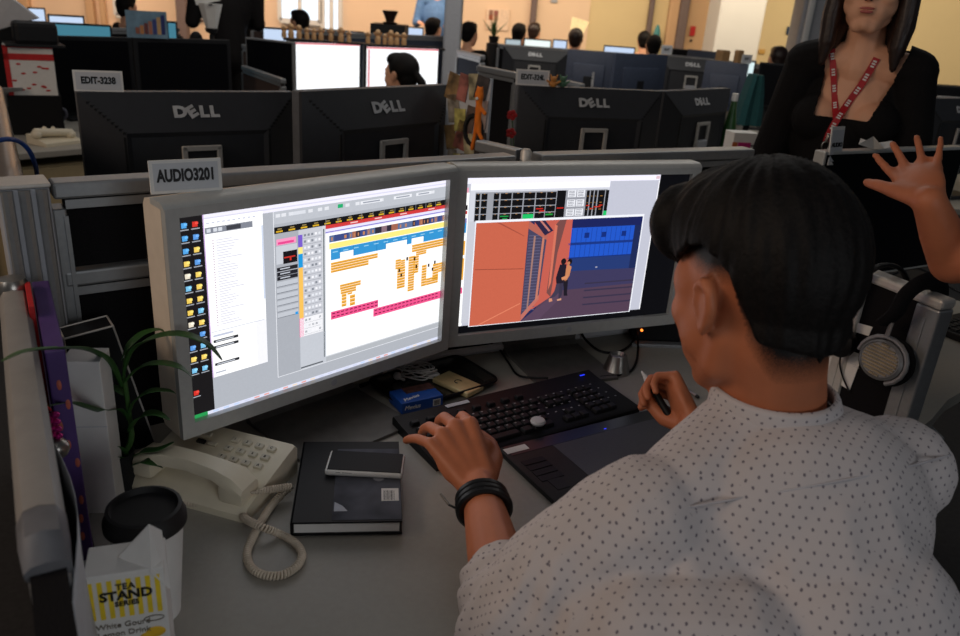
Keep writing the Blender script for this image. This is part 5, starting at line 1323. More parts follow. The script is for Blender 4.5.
# ------------------------------------------------------------------ black monitors seen from behind
M_edge = mat('monitor_edge', (84, 86, 90), .45)
M_vent = mat('vent_black', (10, 10, 11), .7)
def dell(label, ptop0, ptop1, ztop=1.19, deskz=.73, w=.556, h=.365, group=None, logo=True, m=None, yaw=None):
    """back towards us; ptop0, ptop1 the ends of its top edge; local +x to our right, back towards -y"""
    c = (ptop0 + ptop1) / 2; d = ptop1 - ptop0; yaw = math.atan2(d.y, d.x) if yaw is None else yaw; m = m or M_dell
    t = thing('monitor', label, 'monitor', (c.x, c.y, deskz), yaw, group); zt = ztop - deskz; zc = zt - h / 2
    b = MB(); b.box((0, .012, zc), (w, .030, h), None, .004); b.build('front_frame', M_edge, t)
    b = MB(); b.box((0, .0275, zc), (w - .036, .002, h - .036)); b.build('screen', M_off, t)
    ox, oz0, oz1 = w / 2, zc - h / 2, zt; ix, iz0, iz1 = w / 2 - .095, zc - h / 2 + .02, zt - .095
    A = [Vector(p) for p in ((-ox, -.004, oz0), (ox, -.004, oz0), (ox, -.004, oz1), (-ox, -.004, oz1))]
    A2 = [p + Vector((0, -.010, 0)) for p in A]
    B = [Vector(p) for p in ((-ix, -.058, iz0), (ix, -.058, iz0), (ix, -.058, iz1), (-ix, -.058, iz1))]
    C = [Vector(p) for p in ((-ix + .012, -.052, iz0 + .004), (ix - .012, -.052, iz0 + .004), (ix - .012, -.052, iz1 - .012), (-ix + .012, -.052, iz1 - .012))]
    b = MB(); b.ring([A, A2, B, C]); b.build('rear_shell', m, t)
    sl = math.atan2(.044, .095); rr = Matrix((Vector((1, 0, 0)), Vector((0, .044, .095)).normalized(), Vector((0, -.095, .044)).normalized())).transposed()
    b = MB()
    for sx in (-1, 1):
        for k in range(10):
            q = .18 + .75 * k / 9; p = Vector((sx * (ox + (ix - ox) * q), -.014 - .044 * q - .001, oz1 + (iz1 - oz1) * q)); b.box(p + Vector((-sx * .004, 0, -.006)), (.010, .003, .005))
        b.box((sx * (ix + .004), -.055, (iz0 + iz1) / 2), (.006, .005, iz1 - iz0 - .02)); b.build('vent', M_vent, t); b = MB()
    b.bm.free()
    if logo:
        lz = zt - .050; o = Vector((0, -.0375, lz + .002)); ly = rr @ Vector((0, 1, 0)); ln_ = rr @ Vector((0, 0, 1))
        fm = lambda dx: frame(o + Vector((dx, 0, 0)) + ln_ * .0008, (1, 0, 0), ln_)
        for ch, dx, ro in (('D', -.044, 0), ('E', -.0135, .5), ('L', .017, 0), ('L', .044, 0)):
            text('logo_letter', ch, .040, fm(dx) @ Matrix.Rotation(ro, 4, 'Z'), M_logo, t, bold=.0022, sx=1.15)
    b = MB(); fw = .045
    for p, q in (((0, -.062, zc + .045), (.102, .010, .014)), ((-fw, -.062, zc), (.014, .010, .10)), ((fw, -.062, zc), (.014, .010, .10)), ((0, -.062, zc - .045), (.102, .010, .014))): b.box(p, q, None, .002)
    b.build('stand_frame', M_alu2, t)
    b = MB(); b.box((0, -.064, zc / 2 - .01), (.075, .020, zc - .03), None, .004); b.build('stand_neck', M_pill, t)
    b = MB(); b.box((0, -.04, .009), (.26, .19, .018), None, .006); b.build('stand_base', m, t)
    return t
G_D = None
dell('black monitor back carrying the EDIT-3238 plate', at(76, 91.5, 1.186), at(292.5, 91.5, 1.186), 1.186)
dell('black monitor back in front of the ponytailed woman', at(298, 91, 1.222), at(448, 84.5, 1.222), 1.222)
dell('black monitor back carrying the EDIT-324 plate', at(517, 85, 1.203), at(662, 91, 1.203), 1.203)
dell('black angled monitor back just left of the pink box', at(662, 91, 1.171), at(728, 88, 1.171), 1.171)
dell('small far monitor back behind the EDIT-324 plate', at(507, 46, 1.13), at(567, 51, 1.13), 1.13)
dell('far monitor back behind the shoulder of the standing woman', at(676, 57, 1.15), at(712, 60, 1.15), 1.15)
dell('black monitor back at the far right edge beyond the standing woman', at(928, 98, 1.19), at(990, 99, 1.19), 1.19)
# desks of the facing row
def strip_desk(label, A, u, L, d0, d1, z=.73, name='desk'):
    v = Vector((-u.y, u.x, 0)); t = thing(name, label, 'desk', (A.x, A.y, 0), math.atan2(u.y, u.x))
    b = MB(); b.box((L / 2, (d0 + d1) / 2, z - .014), (L, d1 - d0, .028), None, .003); b.build('desk_top', M_desk, t)
    for x in (.05, L - .05):
        b = MB(); b.box((x, (d0 + d1) / 2, (z - .028) / 2), (.04, d1 - d0 - .1, z - .028)); b.build('desk_leg', M_alu, t)
    return t
strip_desk('desk behind the cubicle wall carrying two black monitor backs', desk(.06, 0), WA, .80, .06, 1.18)
strip_desk('desk behind the right cubicle wall carrying the EDIT-324 monitor', R0 + dr * .02, dr, 1.10, .30, 1.75)
strip_desk('desk carrying the angled monitor back by the pink box', R0 + dr * 1.14, dr, 1.0, .60, 1.95)
def deskat(label, px, py, dist, yaw, w=1.3, d=.7):
    p = far(px, py, dist); u = Vector((math.cos(yaw), math.sin(yaw), 0)); return strip_desk(label, Vector((p.x, p.y, 0)) - u * w / 2, u, w, -d * .4, d * .35)
deskat('far desk under the small black monitor back', 537, 60, at(537, 48.5, 1.13).xy.length, R_(-4))
deskat('far desk under the black monitor back near the teal jacket', 694, 70, (at(694, 58, 1.15)).xy.length, R_(20), 1.0)
deskat('desk under the black monitor back at the far right edge', 955, 100, at(959, 98, 1.19).xy.length + .2, R_(10), 1.3, 1.3)
def top_plate(label, txt, px, py, z, yaw, w=.10, h=.05, ts=.02, sx=1.0):
    p = at(px, py, z); return plate('name_plate', label, txt, p, yaw, w, h, ts, .05, sx)
top_plate('white name plate reading EDIT-3238 standing on a black monitor back', 'EDIT-3238', 99.5, 91.5, 1.186, R_(25), .112, .050, .022, .80)
top_plate('white name plate reading EDIT-324 standing on a black monitor back', 'EDIT-324L', 532, 85.5, 1.203, R_(12), .118, .052, .024, .80)

# ------------------------------------------------------------------ second row on the left: dark screens facing us, phone, mug, cabinet
b1 = at(28, 35, 1.149), at(131, 37.5, 1.149); b2 = at(133, 37.5, 1.178), at(230, 40, 1.178)
for lab, (p, q), z in (('dark switched off monitor at left behind the EDIT-3238 plate', b1, 1.149), ('dark switched off monitor with a postcard on its top corner', b2, 1.178)):
    yaw = math.atan2((q - p).y, (q - p).x); flat_monitor('monitor', lab, (p + q) / 2, yaw, .50, .40, z, body=M_black2, bez=.02)
c1 = (b1[0] + b1[1]) / 2
du2 = (b2[1] - b1[0]); du2.z = 0; L2 = du2.length; du2.normalize(); dv2 = Vector((-du2.y, du2.x, 0))
A2_ = Vector((b1[0].x, b1[0].y, 0)) - du2 * .04
dk = strip_desk('desk with the old cream telephone and mug in the second row at left', A2_, du2, L2 + .12, -.26, .32)
e0, e1 = at(14, 154, .73), at(86, 148, .73); eu = (e1 - e0); eu.z = 0; eL = eu.length; eu.normalize(); ev = Vector((-eu.y, eu.x, 0))
strip_desk('desk end with a cream telephone above the tan drawer cabinet at left', Vector((e0.x, e0.y, 0)) - eu * .35, eu, eL + .75, 0, .46)
cb = thing('drawer_cabinet', 'tan drawer cabinet with a slot handle under the desk end at left', 'cabinet', (e0.x, e0.y, 0), math.atan2(eu.y, eu.x))
M_tanc = mat('cabinet_tan', (176, 158, 122), .6, noise_amt=.04)
b = MB(); b.box((.13, .25, .345), (.42, .40, .63), None, .003); b.build('body', M_tanc, cb)
for k, z in enumerate((.555, .34, .14)):
    b = MB(); b.box((.13, .045, z), (.40, .016, .19), None, .003); dw = b.build('drawer', M_tanc, cb)
    b = MB(); b.box((.16, .036, z + .02), (.11, .004, .022), None, .008); b.build('handle', M_strip, dw)
cp_ = at(57, 122, .73)
ct = thing('desk_telephone', 'cream telephone with its looped cord hanging off the desk end at left', 'telephone', at(55, 143, .73), math.atan2(eu.y, eu.x) + .2)
b = MB(); b.ring([[Vector((x, y, z)) for y, z in ((-.09, 0), (-.09, .018), (.07, .055), (.085, .05), (.085, 0))] for x in (-.11, .11)]); ct.scale = (.8, .8, .8); b.build('base', M_cream, ct, True)
b = MB(); b.cap((-.10, .0, .07), (.08, -.03, .055), .022, .022); b.ell((-.10, 0, .058), (.03, .03, .025)); b.ell((.08, -.03, .045), (.03, .03, .025)); b.build('handset', M_cream, ct, True)
P = [at(44, 128, .80), at(50, 135, .76), at(58, 142, .74), at(62, 147, .72), at(57, 149, .70), at(53, 144, .71), at(54, 135, .75), at(53, 128, .79)]
b = MB(); b.tube(smoothpath(P, 6), .009, 8); b.build('cord', M_cream, ct, True, world=True)
mg = thing('mug', 'grey mug with a round handle on the desk behind the cream telephone', 'mug', at(54, 124, .73))
b = MB(); b.lathe([(0, 0), (.036, 0), (.042, .01), (.043, .095), (.039, .095), (.037, .012), (0, .012)], n=28); b.build('cup', mat('mug_grey', (96, 96, 110), .4), mg, True)
b = MB(); b.tube(smoothpath([(.042, 0, .08), (.066, 0, .075), (.070, 0, .045), (.042, 0, .02)], 6), .006, 8); b.build('handle', MATS['mug_grey'], mg, True)
# leaning grey folder and the red white box at the left edge
b = MB(); p0, p1 = at(26, 118, .74), at(8, 88, .95); dd = p1 - p0; sx_ = eu * .05
b.ring([[p0 - sx_, p0 + sx_, p1 + sx_, p1 - sx_], [p + Vector((0, .02, .0)) for p in (p0 - sx_, p0 + sx_, p1 + sx_, p1 - sx_)]]); tag(b.build('grey_folder', M_pgrey), 'grey folder leaning beside the cream telephone at the left edge', 'folder')
p = far(32, 80, 4.35); b = MB(); b.box((p.x, p.y, .82), (.22, .18, .18), Matrix.Rotation(R_(30), 3, 'Z'), .004); tag(b.build('storage_box', M_black), 'black storage box under the red and white patterned box at left', 'box')
bt = thing('cardboard_box', 'red and white patterned box stacked at the left edge beside a dark monitor', 'box', (p.x, p.y, .91), R_(30)); bt.scale = (1, 1, .55)
zt_ = at(40, 40, 1.15).z
b = MB(); b.box((0, 0, .20), (.20, .16, .40), None, .003); b.build('box', M_paper, bt)
b = MB(); b.box((0, -.0815, .31), (.20, .002, .05)); b.box((0, -.0815, .39), (.20, .002, .02)); b.box((-.09, -.0815, .2), (.02, .002, .4)); 
rr = random.Random(4)
for k in range(14): b.ell((rr.uniform(-.08, .08), -.081, rr.uniform(.02, .27)), (.010, .002, .008), None, 8, 5)
b.build('box_print', M_red, bt)
b = MB(); p = far(31, 24, 4.35); b.box((p.x, p.y + .02, 1.18), (.18, .14, .10), Matrix.Rotation(R_(35), 3, 'Z'), .02); b.box((p.x, p.y, 1.13), (.24, .2, .01), Matrix.Rotation(R_(35), 3, 'Z'))
tag(b.build('black_case', M_black2), 'small black case on top of the red and white box at the left edge', 'case')
b = MB(); p = far(9, 12, 4.4); a0 = [p + Vector(v) for v in ((-.12, 0, .12), (.02, .02, .05), (.10, .05, -.02), (-.12, 0, -.10))]; b.ring([a0, [v + Vector((0, .02, .0)) for v in a0]]); tag(b.build('paper_bag', M_pgrey), 'crumpled grey paper bag in the top left corner', 'bag')
b = MB(); p = far(-4, 40, 4.9); b.box((p.x, p.y + .05, 1.02), (.10, .3, .60), Matrix.Rotation(R_(35), 3, 'Z')); tag(b.build('shelf_unit', M_black), 'dark shelf unit at the left edge under the grey paper bag', 'shelf')
# postcard on the second dark monitor
p = at(148, 38, 1.178); pc = thing('postcard', 'blue postcard with a colourful row of buildings standing on a dark monitor', 'postcard', p, R_(35))
b = MB(); b.box((0, 0, .062), (.19, .003, .125)); b.build('card', mat('card_blue', (110, 140, 160), .6, noise_amt=.25, scale=20), pc)
cols_ = [(150, 90, 70), (190, 130, 80), (110, 60, 60), (170, 110, 90), (60, 70, 130), (200, 160, 110), (40, 50, 110)]
for k in range(7):
    b = MB(); hh = .03 + .010 * k; b.box((-.045 + k * .020, -.0022, .018 + hh / 2), (.017, .001, hh)); b.build('picture_house', paint(cols_[k]), pc)
# ------------------------------------------------------------------ the ponytailed woman and her lit monitors
M_lit = lit((250, 252, 255), 1.1); M_lit2 = lit((70, 130, 150), .8); M_litb = lit((196, 214, 240), .95)
l1 = at(287, 40.5, 1.145), at(362, 43, 1.145); l2 = at(364, 43.5, 1.173), at(441, 46.5, 1.173)
for lab, (p, q), z, k in (('lit white monitor left of the ponytailed woman', l1, 1.15, 0), ('lit white monitor directly behind the ponytailed woman', l2, 1.17, 1)):
    yaw = math.atan2((q - p).y, (q - p).x); t = flat_monitor('monitor', lab, (p + q) / 2, yaw, (q - p).length - .01, .37, z, face=M_lit, body=M_black2, bez=.014)
    zc = z - .73 - .185
    b = MB(); b.box((0, -.0022, zc + .165), (.50, .001, .010)); b.build('title_bar', lit((226, 120, 130), .9), t)
    b = MB(); b.box((-.235, -.0022, zc), (.012, .001, .31)); b.build('tool_strip', lit((226, 140, 150), .9) if k else lit((226, 232, 240), .95), t)
    b = MB()
    for i in range(9): b.box((.0, -.0022, zc + .14 - i * .031), (.46, .001, .0022))
    b.build('text_lines', lit((206, 212, 226), .95), t)
c = (l1[0] + l2[1]) / 2; yw = math.atan2((l2[1] - l1[0]).y, (l2[1] - l1[0]).x); u = Vector((math.cos(yw), math.sin(yw), 0))
strip_desk('desk with the two lit white monitors of the ponytailed woman', Vector((l1[0].x, l1[0].y, 0)) - u * .5, u, (l2[1] - l1[0]).length + .7, -.45, .35)
# side monitor seen from behind, left of them
p, q = at(256, 38.5, 1.16), at(286, 40, 1.16)
flat_monitor('monitor', 'dark side monitor turned away just left of the two lit white monitors', (p + q) / 2 + Vector((0, -.05, 0)), R_(-20), .34, .33, 1.16, body=M_black2, frame_m=M_alu, bez=.01)
pw = far(393, 68, 4.40)
figure('ponytailed woman in profile facing left before a lit white monitor', (pw.x + .10, pw.y - .02, 0), R_(-62), 'sit', 1.56, .008, hairstyle='pony', female=True, arms='front', lean=.02, top=M_cloth)
def stool(x, y, label):
    t = thing('office_chair', label, 'chair', (x, y, 0)); b = MB(); b.lathe([(0, .275), (.21, .275), (.22, .295), (.21, .315), (0, .315)], n=24); b.build('seat', M_fab, t, True)
    b = MB(); b.lathe([(.025, .03), (.025, .275)], n=12); b.build('gas_column', M_black, t, True)
    b = MB(); b.lathe([(0, 0), (.24, 0), (.22, .03), (0, .05)], n=20); b.build('base', M_black, t, True)
stool(pw.x + .10, pw.y - .02, 'office chair under the ponytailed woman')
# row of little peg dolls on top of the lit monitors
M_doll = [mat('doll_%d' % i, c, .6) for i, c in enumerate(((206, 160, 110), (214, 172, 126), (190, 140, 90), (222, 184, 140)))]
xs = [(284, 40.5, 5.6), (291, 40.5, 0), (299, 41, 0), (307, 41, 0), (314, 41, 0), (321, 41.5, 0), (331, 41.5, 0), (341, 42, 0), (349, 42, 0), (368, 42, 0), (378, 42.5, 0), (385, 42.5, 0), (391, 43, 0), (397, 43, 0), (404, 43.5, 0)]
names = ['leftmost of the row', 'second from the left', 'third from the left', 'fourth from the left', 'fifth from the left', 'sixth from the left', 'seventh from the left', 'eighth from the left', 'ninth from the left', 'first right of the gap', 'second right of the gap', 'third right of the gap', 'fourth right of the gap', 'fifth right of the gap', 'last at the right end']
d0 = None; rr = random.Random(8)
sh_t = thing('shelf_ledge', 'narrow dark ledge above the lit white monitors carrying small wooden dolls', 'shelf', (l1[0].x, l1[0].y, 0), yw)
Lq = (l2[1] - l1[0]).length
b = MB(); b.box((Lq / 2, .10, 1.150), (Lq + .06, .12, .012)); b.build('ledge', M_black2, sh_t)
for x in (.02, Lq - .02):
    b = MB(); b.box((x, .13, .935), (.02, .02, .42)); b.build('ledge_post', M_black2, sh_t)
lpl = Vector((l1[0].x, l1[0].y, 0)) + Vector((-u.y, u.x, 0)) * .08
un = Vector((-u.y, u.x, 0))
for i, (px, py, _) in enumerate(xs):
    r = ray(px, py - 6); k = lpl.dot(un) / r.dot(un); p = Vector((0, 0, CAMZ)) + r * k; p.z = 1.156
    lab = 'small wooden doll on the ledge above the lit monitors, ' + names[i]
    if i == 9 or i == 0: hh = .085
    else: hh = .085
    if d0 is None:
        d0 = thing('wooden_doll', lab, 'figurine', p, yw, 'wooden dolls above the lit monitors')
        b = MB(); b.lathe([(0, 0), (.014, 0), (.017, .02), (.010, .045), (.006, .050)], n=14); b.build('doll_body', M_doll[0], d0, True)
        b = MB(); b.ell((0, 0, .062), (.014, .014, .015), None, 14, 10); b.build('doll_head', M_doll[1], d0, True)
        for g in (-1, 1):
            b = MB(); b.cap((.010 * g, 0, .042), (.020 * g, 0, .058), .004, .004); b.build('doll_arm', M_doll[2], d0, True)
    else:
        o = dup(d0, p, yw + rr.uniform(-.4, .4), lab); sc = rr.uniform(.85, 1.2); o.scale = (sc, sc, sc)

# ------------------------------------------------------------------ middle distance
def part_wall(label, px0, px1, py, z, m=M_fabb, th=.04, a=None, b_=None):
    p, q = (a, b_) if a else (at(px0, py if not isinstance(py, tuple) else py[0], z), at(px1, py if not isinstance(py, tuple) else py[1], z)); p = Vector((p.x, p.y, 0)); q = Vector((q.x, q.y, 0)); d = (q - p)
    return panel('cubicle_wall', label, 0, d.length, 0, z, (), fab=m, th=.03, pw_=.022, A=p, dirv=d.normalized())
part_wall('short brown cubicle wall with a pale rail right of the standing person in black', 243, 284, (65, 79), 1.02)
part_wall('small brown cubicle wall end beside the legs of the person in black', 243, 256, (44, 47), 1.10)
part_wall('black cubicle wall with a pale frame left of the EDIT-324 plate', 478, 520, (65, 73), 1.20, M_fab)
part_wall('low dark cubicle wall behind the small orange and green toys', 566, 584, (80, 84), 1.10, M_fab)
part_wall('long dark cubicle wall at left under the far lit screens', 40, 165, (34, 37), 1.10, M_fab, a=far(40, 30, 6.2), b_=far(180, 36, 6.9))
part_wall('dark blue cubicle wall left of the steel pillar under the dolls', 360, 443, 44, 1.16, mat('blue_fabric', (46, 54, 70), .95, noise_amt=.2, scale=300), a=far(345, 30, 6.6), b_=far(446, 34, 7.2))
part_wall('blue cubicle wall right of the steel pillar', 460, 478, 40, 1.18, MATS['blue_fabric'], a=far(459, 34, 5.0), b_=far(485, 38, 4.6))
part_wall('dark cubicle wall in the far row behind the lit warm lamp', 480, 600, 42, 1.10, M_fab, a=far(497, 40, 7.86), b_=far(640, 44, 8.0))
part_wall('far right dark cubicle wall below the white pillar', 670, 770, 60, 1.12, M_fabb, a=far(668, 50, 8.0), b_=far(782, 58, 7.6))
part_wall('dark brown cubicle wall behind the far screens at centre left', 250, 345, 30, 1.12, M_fabb, a=far(250, 30, 7.55), b_=far(350, 33, 7.7))
# photo board, calendar, orange toy, red flowers near the wall junction
pb0, pb1 = at(447, 73, 1.26), at(491, 79, 1.26); yb = math.atan2((pb1 - pb0).y, (pb1 - pb0).x); wbd = (pb1 - pb0).length
bd = thing('photo_board', 'board of colourful pinned photographs beside the orange toy', 'board', (pb0.x, pb0.y, .73), yb)
hb_ = 1.26 - .73
b = MB(); b.box((wbd / 2, .008, hb_ / 2), (wbd, .012, hb_), None, .002); b.build('board', M_pgrey, bd)
rr = random.Random(11); cols_ = [(140, 110, 70), (150, 90, 80), (176, 165, 130), (60, 54, 54), (150, 140, 125), (190, 180, 100), (90, 74, 66), (170, 155, 150)]
PH = [(.16 + .23 * (k % 4) + rr.uniform(-.04, .04), .93 - .14 * (k // 4) + rr.uniform(-.03, .03), rr.uniform(.2, .3), rr.uniform(.12, .17)) for k in range(20)]
for i, (x, z, w, h) in enumerate(PH + [(.16, .88, .28, .18), (.5, .86, .3, .2), (.82, .9, .24, .14), (.18, .68, .3, .18), (.52, .65, .28, .2), (.82, .68, .26, .26), (.25, .5, .44, .14), (.68, .46, .36, .14), (.25, .37, .3, .1)][:0]):
    b = MB(); b.box((x * wbd, .0005 - .0007 * (i % 4), z * hb_), (w * wbd, .002, h * hb_), Matrix.Rotation(rr.uniform(-.25, .25), 3, 'Y')); b.build('photograph', mat('photo_%d' % i, cols_[i % 8], .5, noise_amt=.7, scale=26), bd)
b = MB(); b.tube([Vector((.70 * wbd + .030 * math.cos(k * .42), -.003, hb_ * .72 + .042 * math.sin(k * .42))) for k in range(15)], .007, 7, closed=True); b.build('headphone_picture', M_ink, bd)
cal = thing('calendar', 'white desk calendar with black rows below the photo board', 'calendar', at(466, 165, .93) * 0 + Vector((at(466, 140, 1.03).x, at(466, 140, 1.03).y, .73)), yb)
cal.location.z = .73
b = MB(); b.ring([[Vector((x, y, z)) for y, z in ((-.05, 0), (0, .36), (.05, 0))] for x in (-.085, .085)]); b.build('stand', M_paper, cal)
sc_ = math.atan2(.05, .36)
b = MB()
for i in range(5):
    for j in range(3): b.box((-.052 + j * .05, -.05 + .05 * (.22 + i * .03) / .36 - .001 + 0, .22 + i * .028), (.034, .002, .004))
b.build('date_rows', M_ink, cal)
b = MB(); b.box((-.01, -.05 + .05 * .29 / .36 - .002, .29), (.022, .002, .014)); b.build('pink_note', paint((220, 60, 150)), cal)
ty0 = at(476, 148, 1.02)
toy = thing('plush_toy', 'lanky orange plush toy hanging on the side screen by the photo board', 'toy', far(478, 118, pb0.xy.lerp(pb1.xy, .6).length - .07), yb)
b = MB(); k_ = 1.0
b.chain([(0, 0, .10), (0, 0, .05), (0, 0, -.02)], [.018, .015, .016]); b.ell((0, -.002, .085), (.022, .018, .024)); b.cap((-.012, 0, .105), (-.014, 0, .118), .006, .004); b.cap((.012, 0, .105), (.014, 0, .118), .006, .004)
b.chain([(-.006, 0, -.02), (-.012, 0, -.07), (-.020, -.002, -.12)], [.011, .009, .010]); b.chain([(.008, 0, -.02), (.016, -.004, -.06), (.034, -.008, -.075)], [.011, .009, .009]); b.chain([(.012, 0, .04), (.040, -.006, .022)], [.009, .009])
toy.scale = (.62, .62, .72)
tb_ = link('toy_body', remesh(b, .0045, 2), M_orange, toy, 'all')
b = MB(); b.ell((0, -.019, .075), (.008, .004, .006)); b.build('muzzle', M_paper, toy, True)
# the side screen between the two facing desks
s0, s1 = at(524, 152, 1.155), at(476, 139, 1.155)
part_wall('low side screen running back from the round post under the orange toy', 0, 0, 0, 1.155, M_fab, a=Vector((s0.x, s0.y + .03, 0)), b_=Vector((s1.x, s1.y, 0)))
fl_b = at(514, 150, 1.05)
fw = thing('flowers', 'two small red artificial flowers on thin stems beside a black monitor', 'flowers', Vector((fl_b.x, fl_b.y + .12, .73)))
b = MB(); ff = fw.location; t1 = far(512, 115, Vector((ff.x, ff.y)).length) - ff; t2 = far(511, 133, Vector((ff.x, ff.y)).length) - ff
b.tube([(0, 0, 0), (0, 0, t2.z * .6), tuple(t2)], .002, 5); b.tube([(0, 0, 0), (.01, 0, t1.z * .6), tuple(t1)], .002, 5); b.build('stem', M_leafd, fw)
for q in (t1, t2):
    b = MB()
    for k in range(5): b.ell(q + Vector((.009 * math.cos(k * 1.26), -.002, .009 * math.sin(k * 1.26))), (.008, .005, .008), None, 8, 6)
    b.build('blossom', M_red, fw, True)
b = MB(); b.lathe([(0, 0), (.03, 0), (.035, .08), (.028, .08), (0, .06)], n=16); b.build('pot', M_black, fw, True)
# toys on top of the EDIT-324 monitor
for px, lab, m_ in ((553, 'tiny orange figure standing on the EDIT-324 monitor', mat('toy_orange', (196, 130, 60), .6)), (562.5, 'tiny green figure standing on the EDIT-324 monitor', mat('toy_green', (80, 120, 90), .6))):
    p = at(px, 87, 1.203); t = thing('toy_figure', lab, 'toy', p)
    b = MB(); b.ell((0, 0, .010), (.014, .010, .011)); b.ell((0, 0, .026), (.011, .010, .010)); b.cap((-.008, 0, .03), (-.012, 0, .040), .004, .002); b.cap((.008, 0, .03), (.012, 0, .040), .004, .002); b.build('figure_body', m_, t, True)
    b = MB(); b.cap((-.012, 0, .014), (-.022, -.002, .020), .004, .003); b.cap((.012, 0, .014), (.022, -.002, .020), .004, .003); b.build('arm', m_, t, True)
# blue grey monitor backs beyond
def bluemon(label, px0, py0, px1, py1, z, w=.5, h=.34, mark=False, back=True):
    p, q = at(px0, py0, z), at(px1, py1, z); yaw = math.atan2((q - p).y, (q - p).x); c = (p + q) / 2
    t = thing('monitor', label, 'monitor', (c.x, c.y, .73), yaw); zt = z - .73; zc = zt - h / 2; w = (q - p).length
    b = MB(); b.box((0, .012, zc), (w, .03, h), None, .004); b.box((0, -.008, zc - .02), (w * .7, .02, h * .6), None, .008); b.build('rear_shell', M_bluegrey, t, True)
    b = MB(); b.box((0, -.001 - .0036, zc), (w - .02, .001, h - .03)) if False else b.box((0, .0285, zc), (w - .03, .003, h - .03)); b.build('screen', M_off, t)
    if mark: text('lettering', 'SAMSUNG', .022, frame((.04, -.0195, zc - .02), (0, 0, 1), (0, -1, 0)), M_logo, t, bold=.0008)
    b = MB(); b.box((0, -.01, zc / 2), (.06, .025, zc), None, .004); b.build('stand_neck', M_black2, t)
    b = MB(); b.box((0, -.0, .009), (.24, .17, .018), None, .006); b.build('stand_base', M_black2, t)
    pp = at((px0 + px1) / 2, (py0 + py1) / 2, z); strip_desk('desk under the ' + label, Vector((c.x, c.y, 0)) - Vector((math.cos(yaw), math.sin(yaw), 0)) * w * .45, Vector((math.cos(yaw), math.sin(yaw), 0)), w * .9, -.15, .45)
    return t
bluemon('blue grey monitor back with upright pale lettering on it', 568, 49, 614, 53, 1.19, mark=True)
bluemon('plain blue grey monitor back carrying a tiny white plate', 616, 53, 668, 55, 1.21)
bluemon('blue grey monitor back in front of the teal jacket', 706, 60, 749, 64, 1.18)
bluemon('small far grey blue monitor back at the foot of the white pillar', 688, 49, 717, 52, 1.16)
# ------------------------------------------------------------------ far room
def seated(label, px, py, z, dist=None, heading=0., hairm=None, H=1.66, head_z=1.17):
    p = far(px, py, dist); c = stash.get(hairm)
    if c is None:
        o = figure(label, (p.x, p.y, 0), heading, 'sit', H, .012, hair=hairm, arms='front')[0]; stash[hairm] = (o, Vector((p.x, p.y, 0)), heading); r = o
        # keep the figure's own origin under it so that it can be copied
        for x in [o] + KIDS(o): x.data.transform(Matrix.Rotation(heading, 4, 'Z') @ Matrix.Translation((-p.x, -p.y, 0)))
        o.location = (p.x, p.y, 0); o.rotation_euler = (0, 0, -heading)
    else:
        r = dup(c[0], (p.x, p.y, 0), -heading, label)
    zz = p.z - 1.17
    stool(p.x, p.y, 'office chair of the ' + ' '.join(label.split()[:10]))
    return r
stash = {}
seated('far seated person whose dark head shows behind the left dark monitor', 125, 33, 0, 9.0, R_(40), M_hair)
seated('seated person with dark hair turned left behind a lit screen at upper left', 303, 27, 0, 8.2, R_(-60), M_hair)
seated('far seated person just left of the steel pillar below the man in blue', 431, 24, 0, 8.9, R_(30), M_hair)
seated('far seated person just right of the steel pillar', 467, 31, 0, 8.3, R_(30), M_hair)
seated('far seated person with a round dark head right of the spiky plant', 518, 31, 0, 9.3, R_(20), M_hair)
seated('far seated person with brown hair right beside the round dark head', 533, 33, 0, 10.4, R_(20), M_hairb)
seated('far seated person with brown hair below the glowing lamp', 575, 41, 0, 9.0, R_(10), M_hairb)
seated('far seated person with dark hair left of the mauve wall strip', 643, 47, 0, 10.3, R_(10), M_hair)
seated('far seated person with dark hair right of the mauve wall strip', 654, 46, 0, 8.8, R_(0), M_hair)
seated('far seated person with brown hair beside the standing woman', 780, 58, 0, 8.3, R_(-10), M_hairb)
# standing person in black at the upper left, man in blue far behind
p = far(228, 30, 6.6); figure('standing person in black at upper left seen from the side', (p.x, p.y, 0), R_(-30), 'stand', 1.74, .010, hair=M_hair, arms='front', legs=M_cloth)
p = far(249, 30, 8.15); figure('second person in black standing behind the first at upper left', (p.x, p.y, 0), R_(-70), 'stand', 1.70, .012, hair=M_hair, arms='front', legs=mat('jeans_brown', (74, 62, 50), .9))
p = far(437, 10, 10.4); figure('far standing man in a blue shirt by the steel pillar', (p.x, p.y, 0), R_(180), 'stand', 1.72, .012, hair=M_hairb, arms='front', top=mat('blue_shirt', (90, 130, 180), .8))
# white lamp before the person in black
p = at(211, 39, 1.178); p = far(212, 36, 4.75)
lm = thing('desk_lamp', 'white desk lamp with a folded shade in front of the person in black', 'lamp', (p.x, p.y, .73), R_(20))
zt = far(212, 34, 4.75).z - .73
b = MB(); b.lathe([(0, 0), (.08, 0), (.08, .015), (.02, .03), (.012, zt), (.03, zt + .01), (.035, zt + .03)], n=18); b.build('lamp_stand', M_black2, lm, True)
b = MB(); b.lathe([(.030, zt + .03), (.062, zt + .155), (.058, zt + .155), (.027, zt + .034)], n=6); b.build('shade', M_white, lm)
b = MB(); b.box((-.025, 0, zt + .225), (.13, .012, .14), Matrix.Rotation(-.25, 3, 'Y')); b.build('upper_shade', M_white, lm)
b = MB(); b.box((.0, -.06, zt + .150), (.02, .01, .006)); b.build('shade_clip', M_ink, lm)
for px, lab in ((196, 'small black loudspeaker left of the white desk lamp'), ):
    q = far(px, 36, 4.8); b = MB(); b.ell((q.x, q.y, q.z - .02), (.035, .03, .045)); tag(b.build('speaker', M_black, smooth=True), lab, 'speaker')
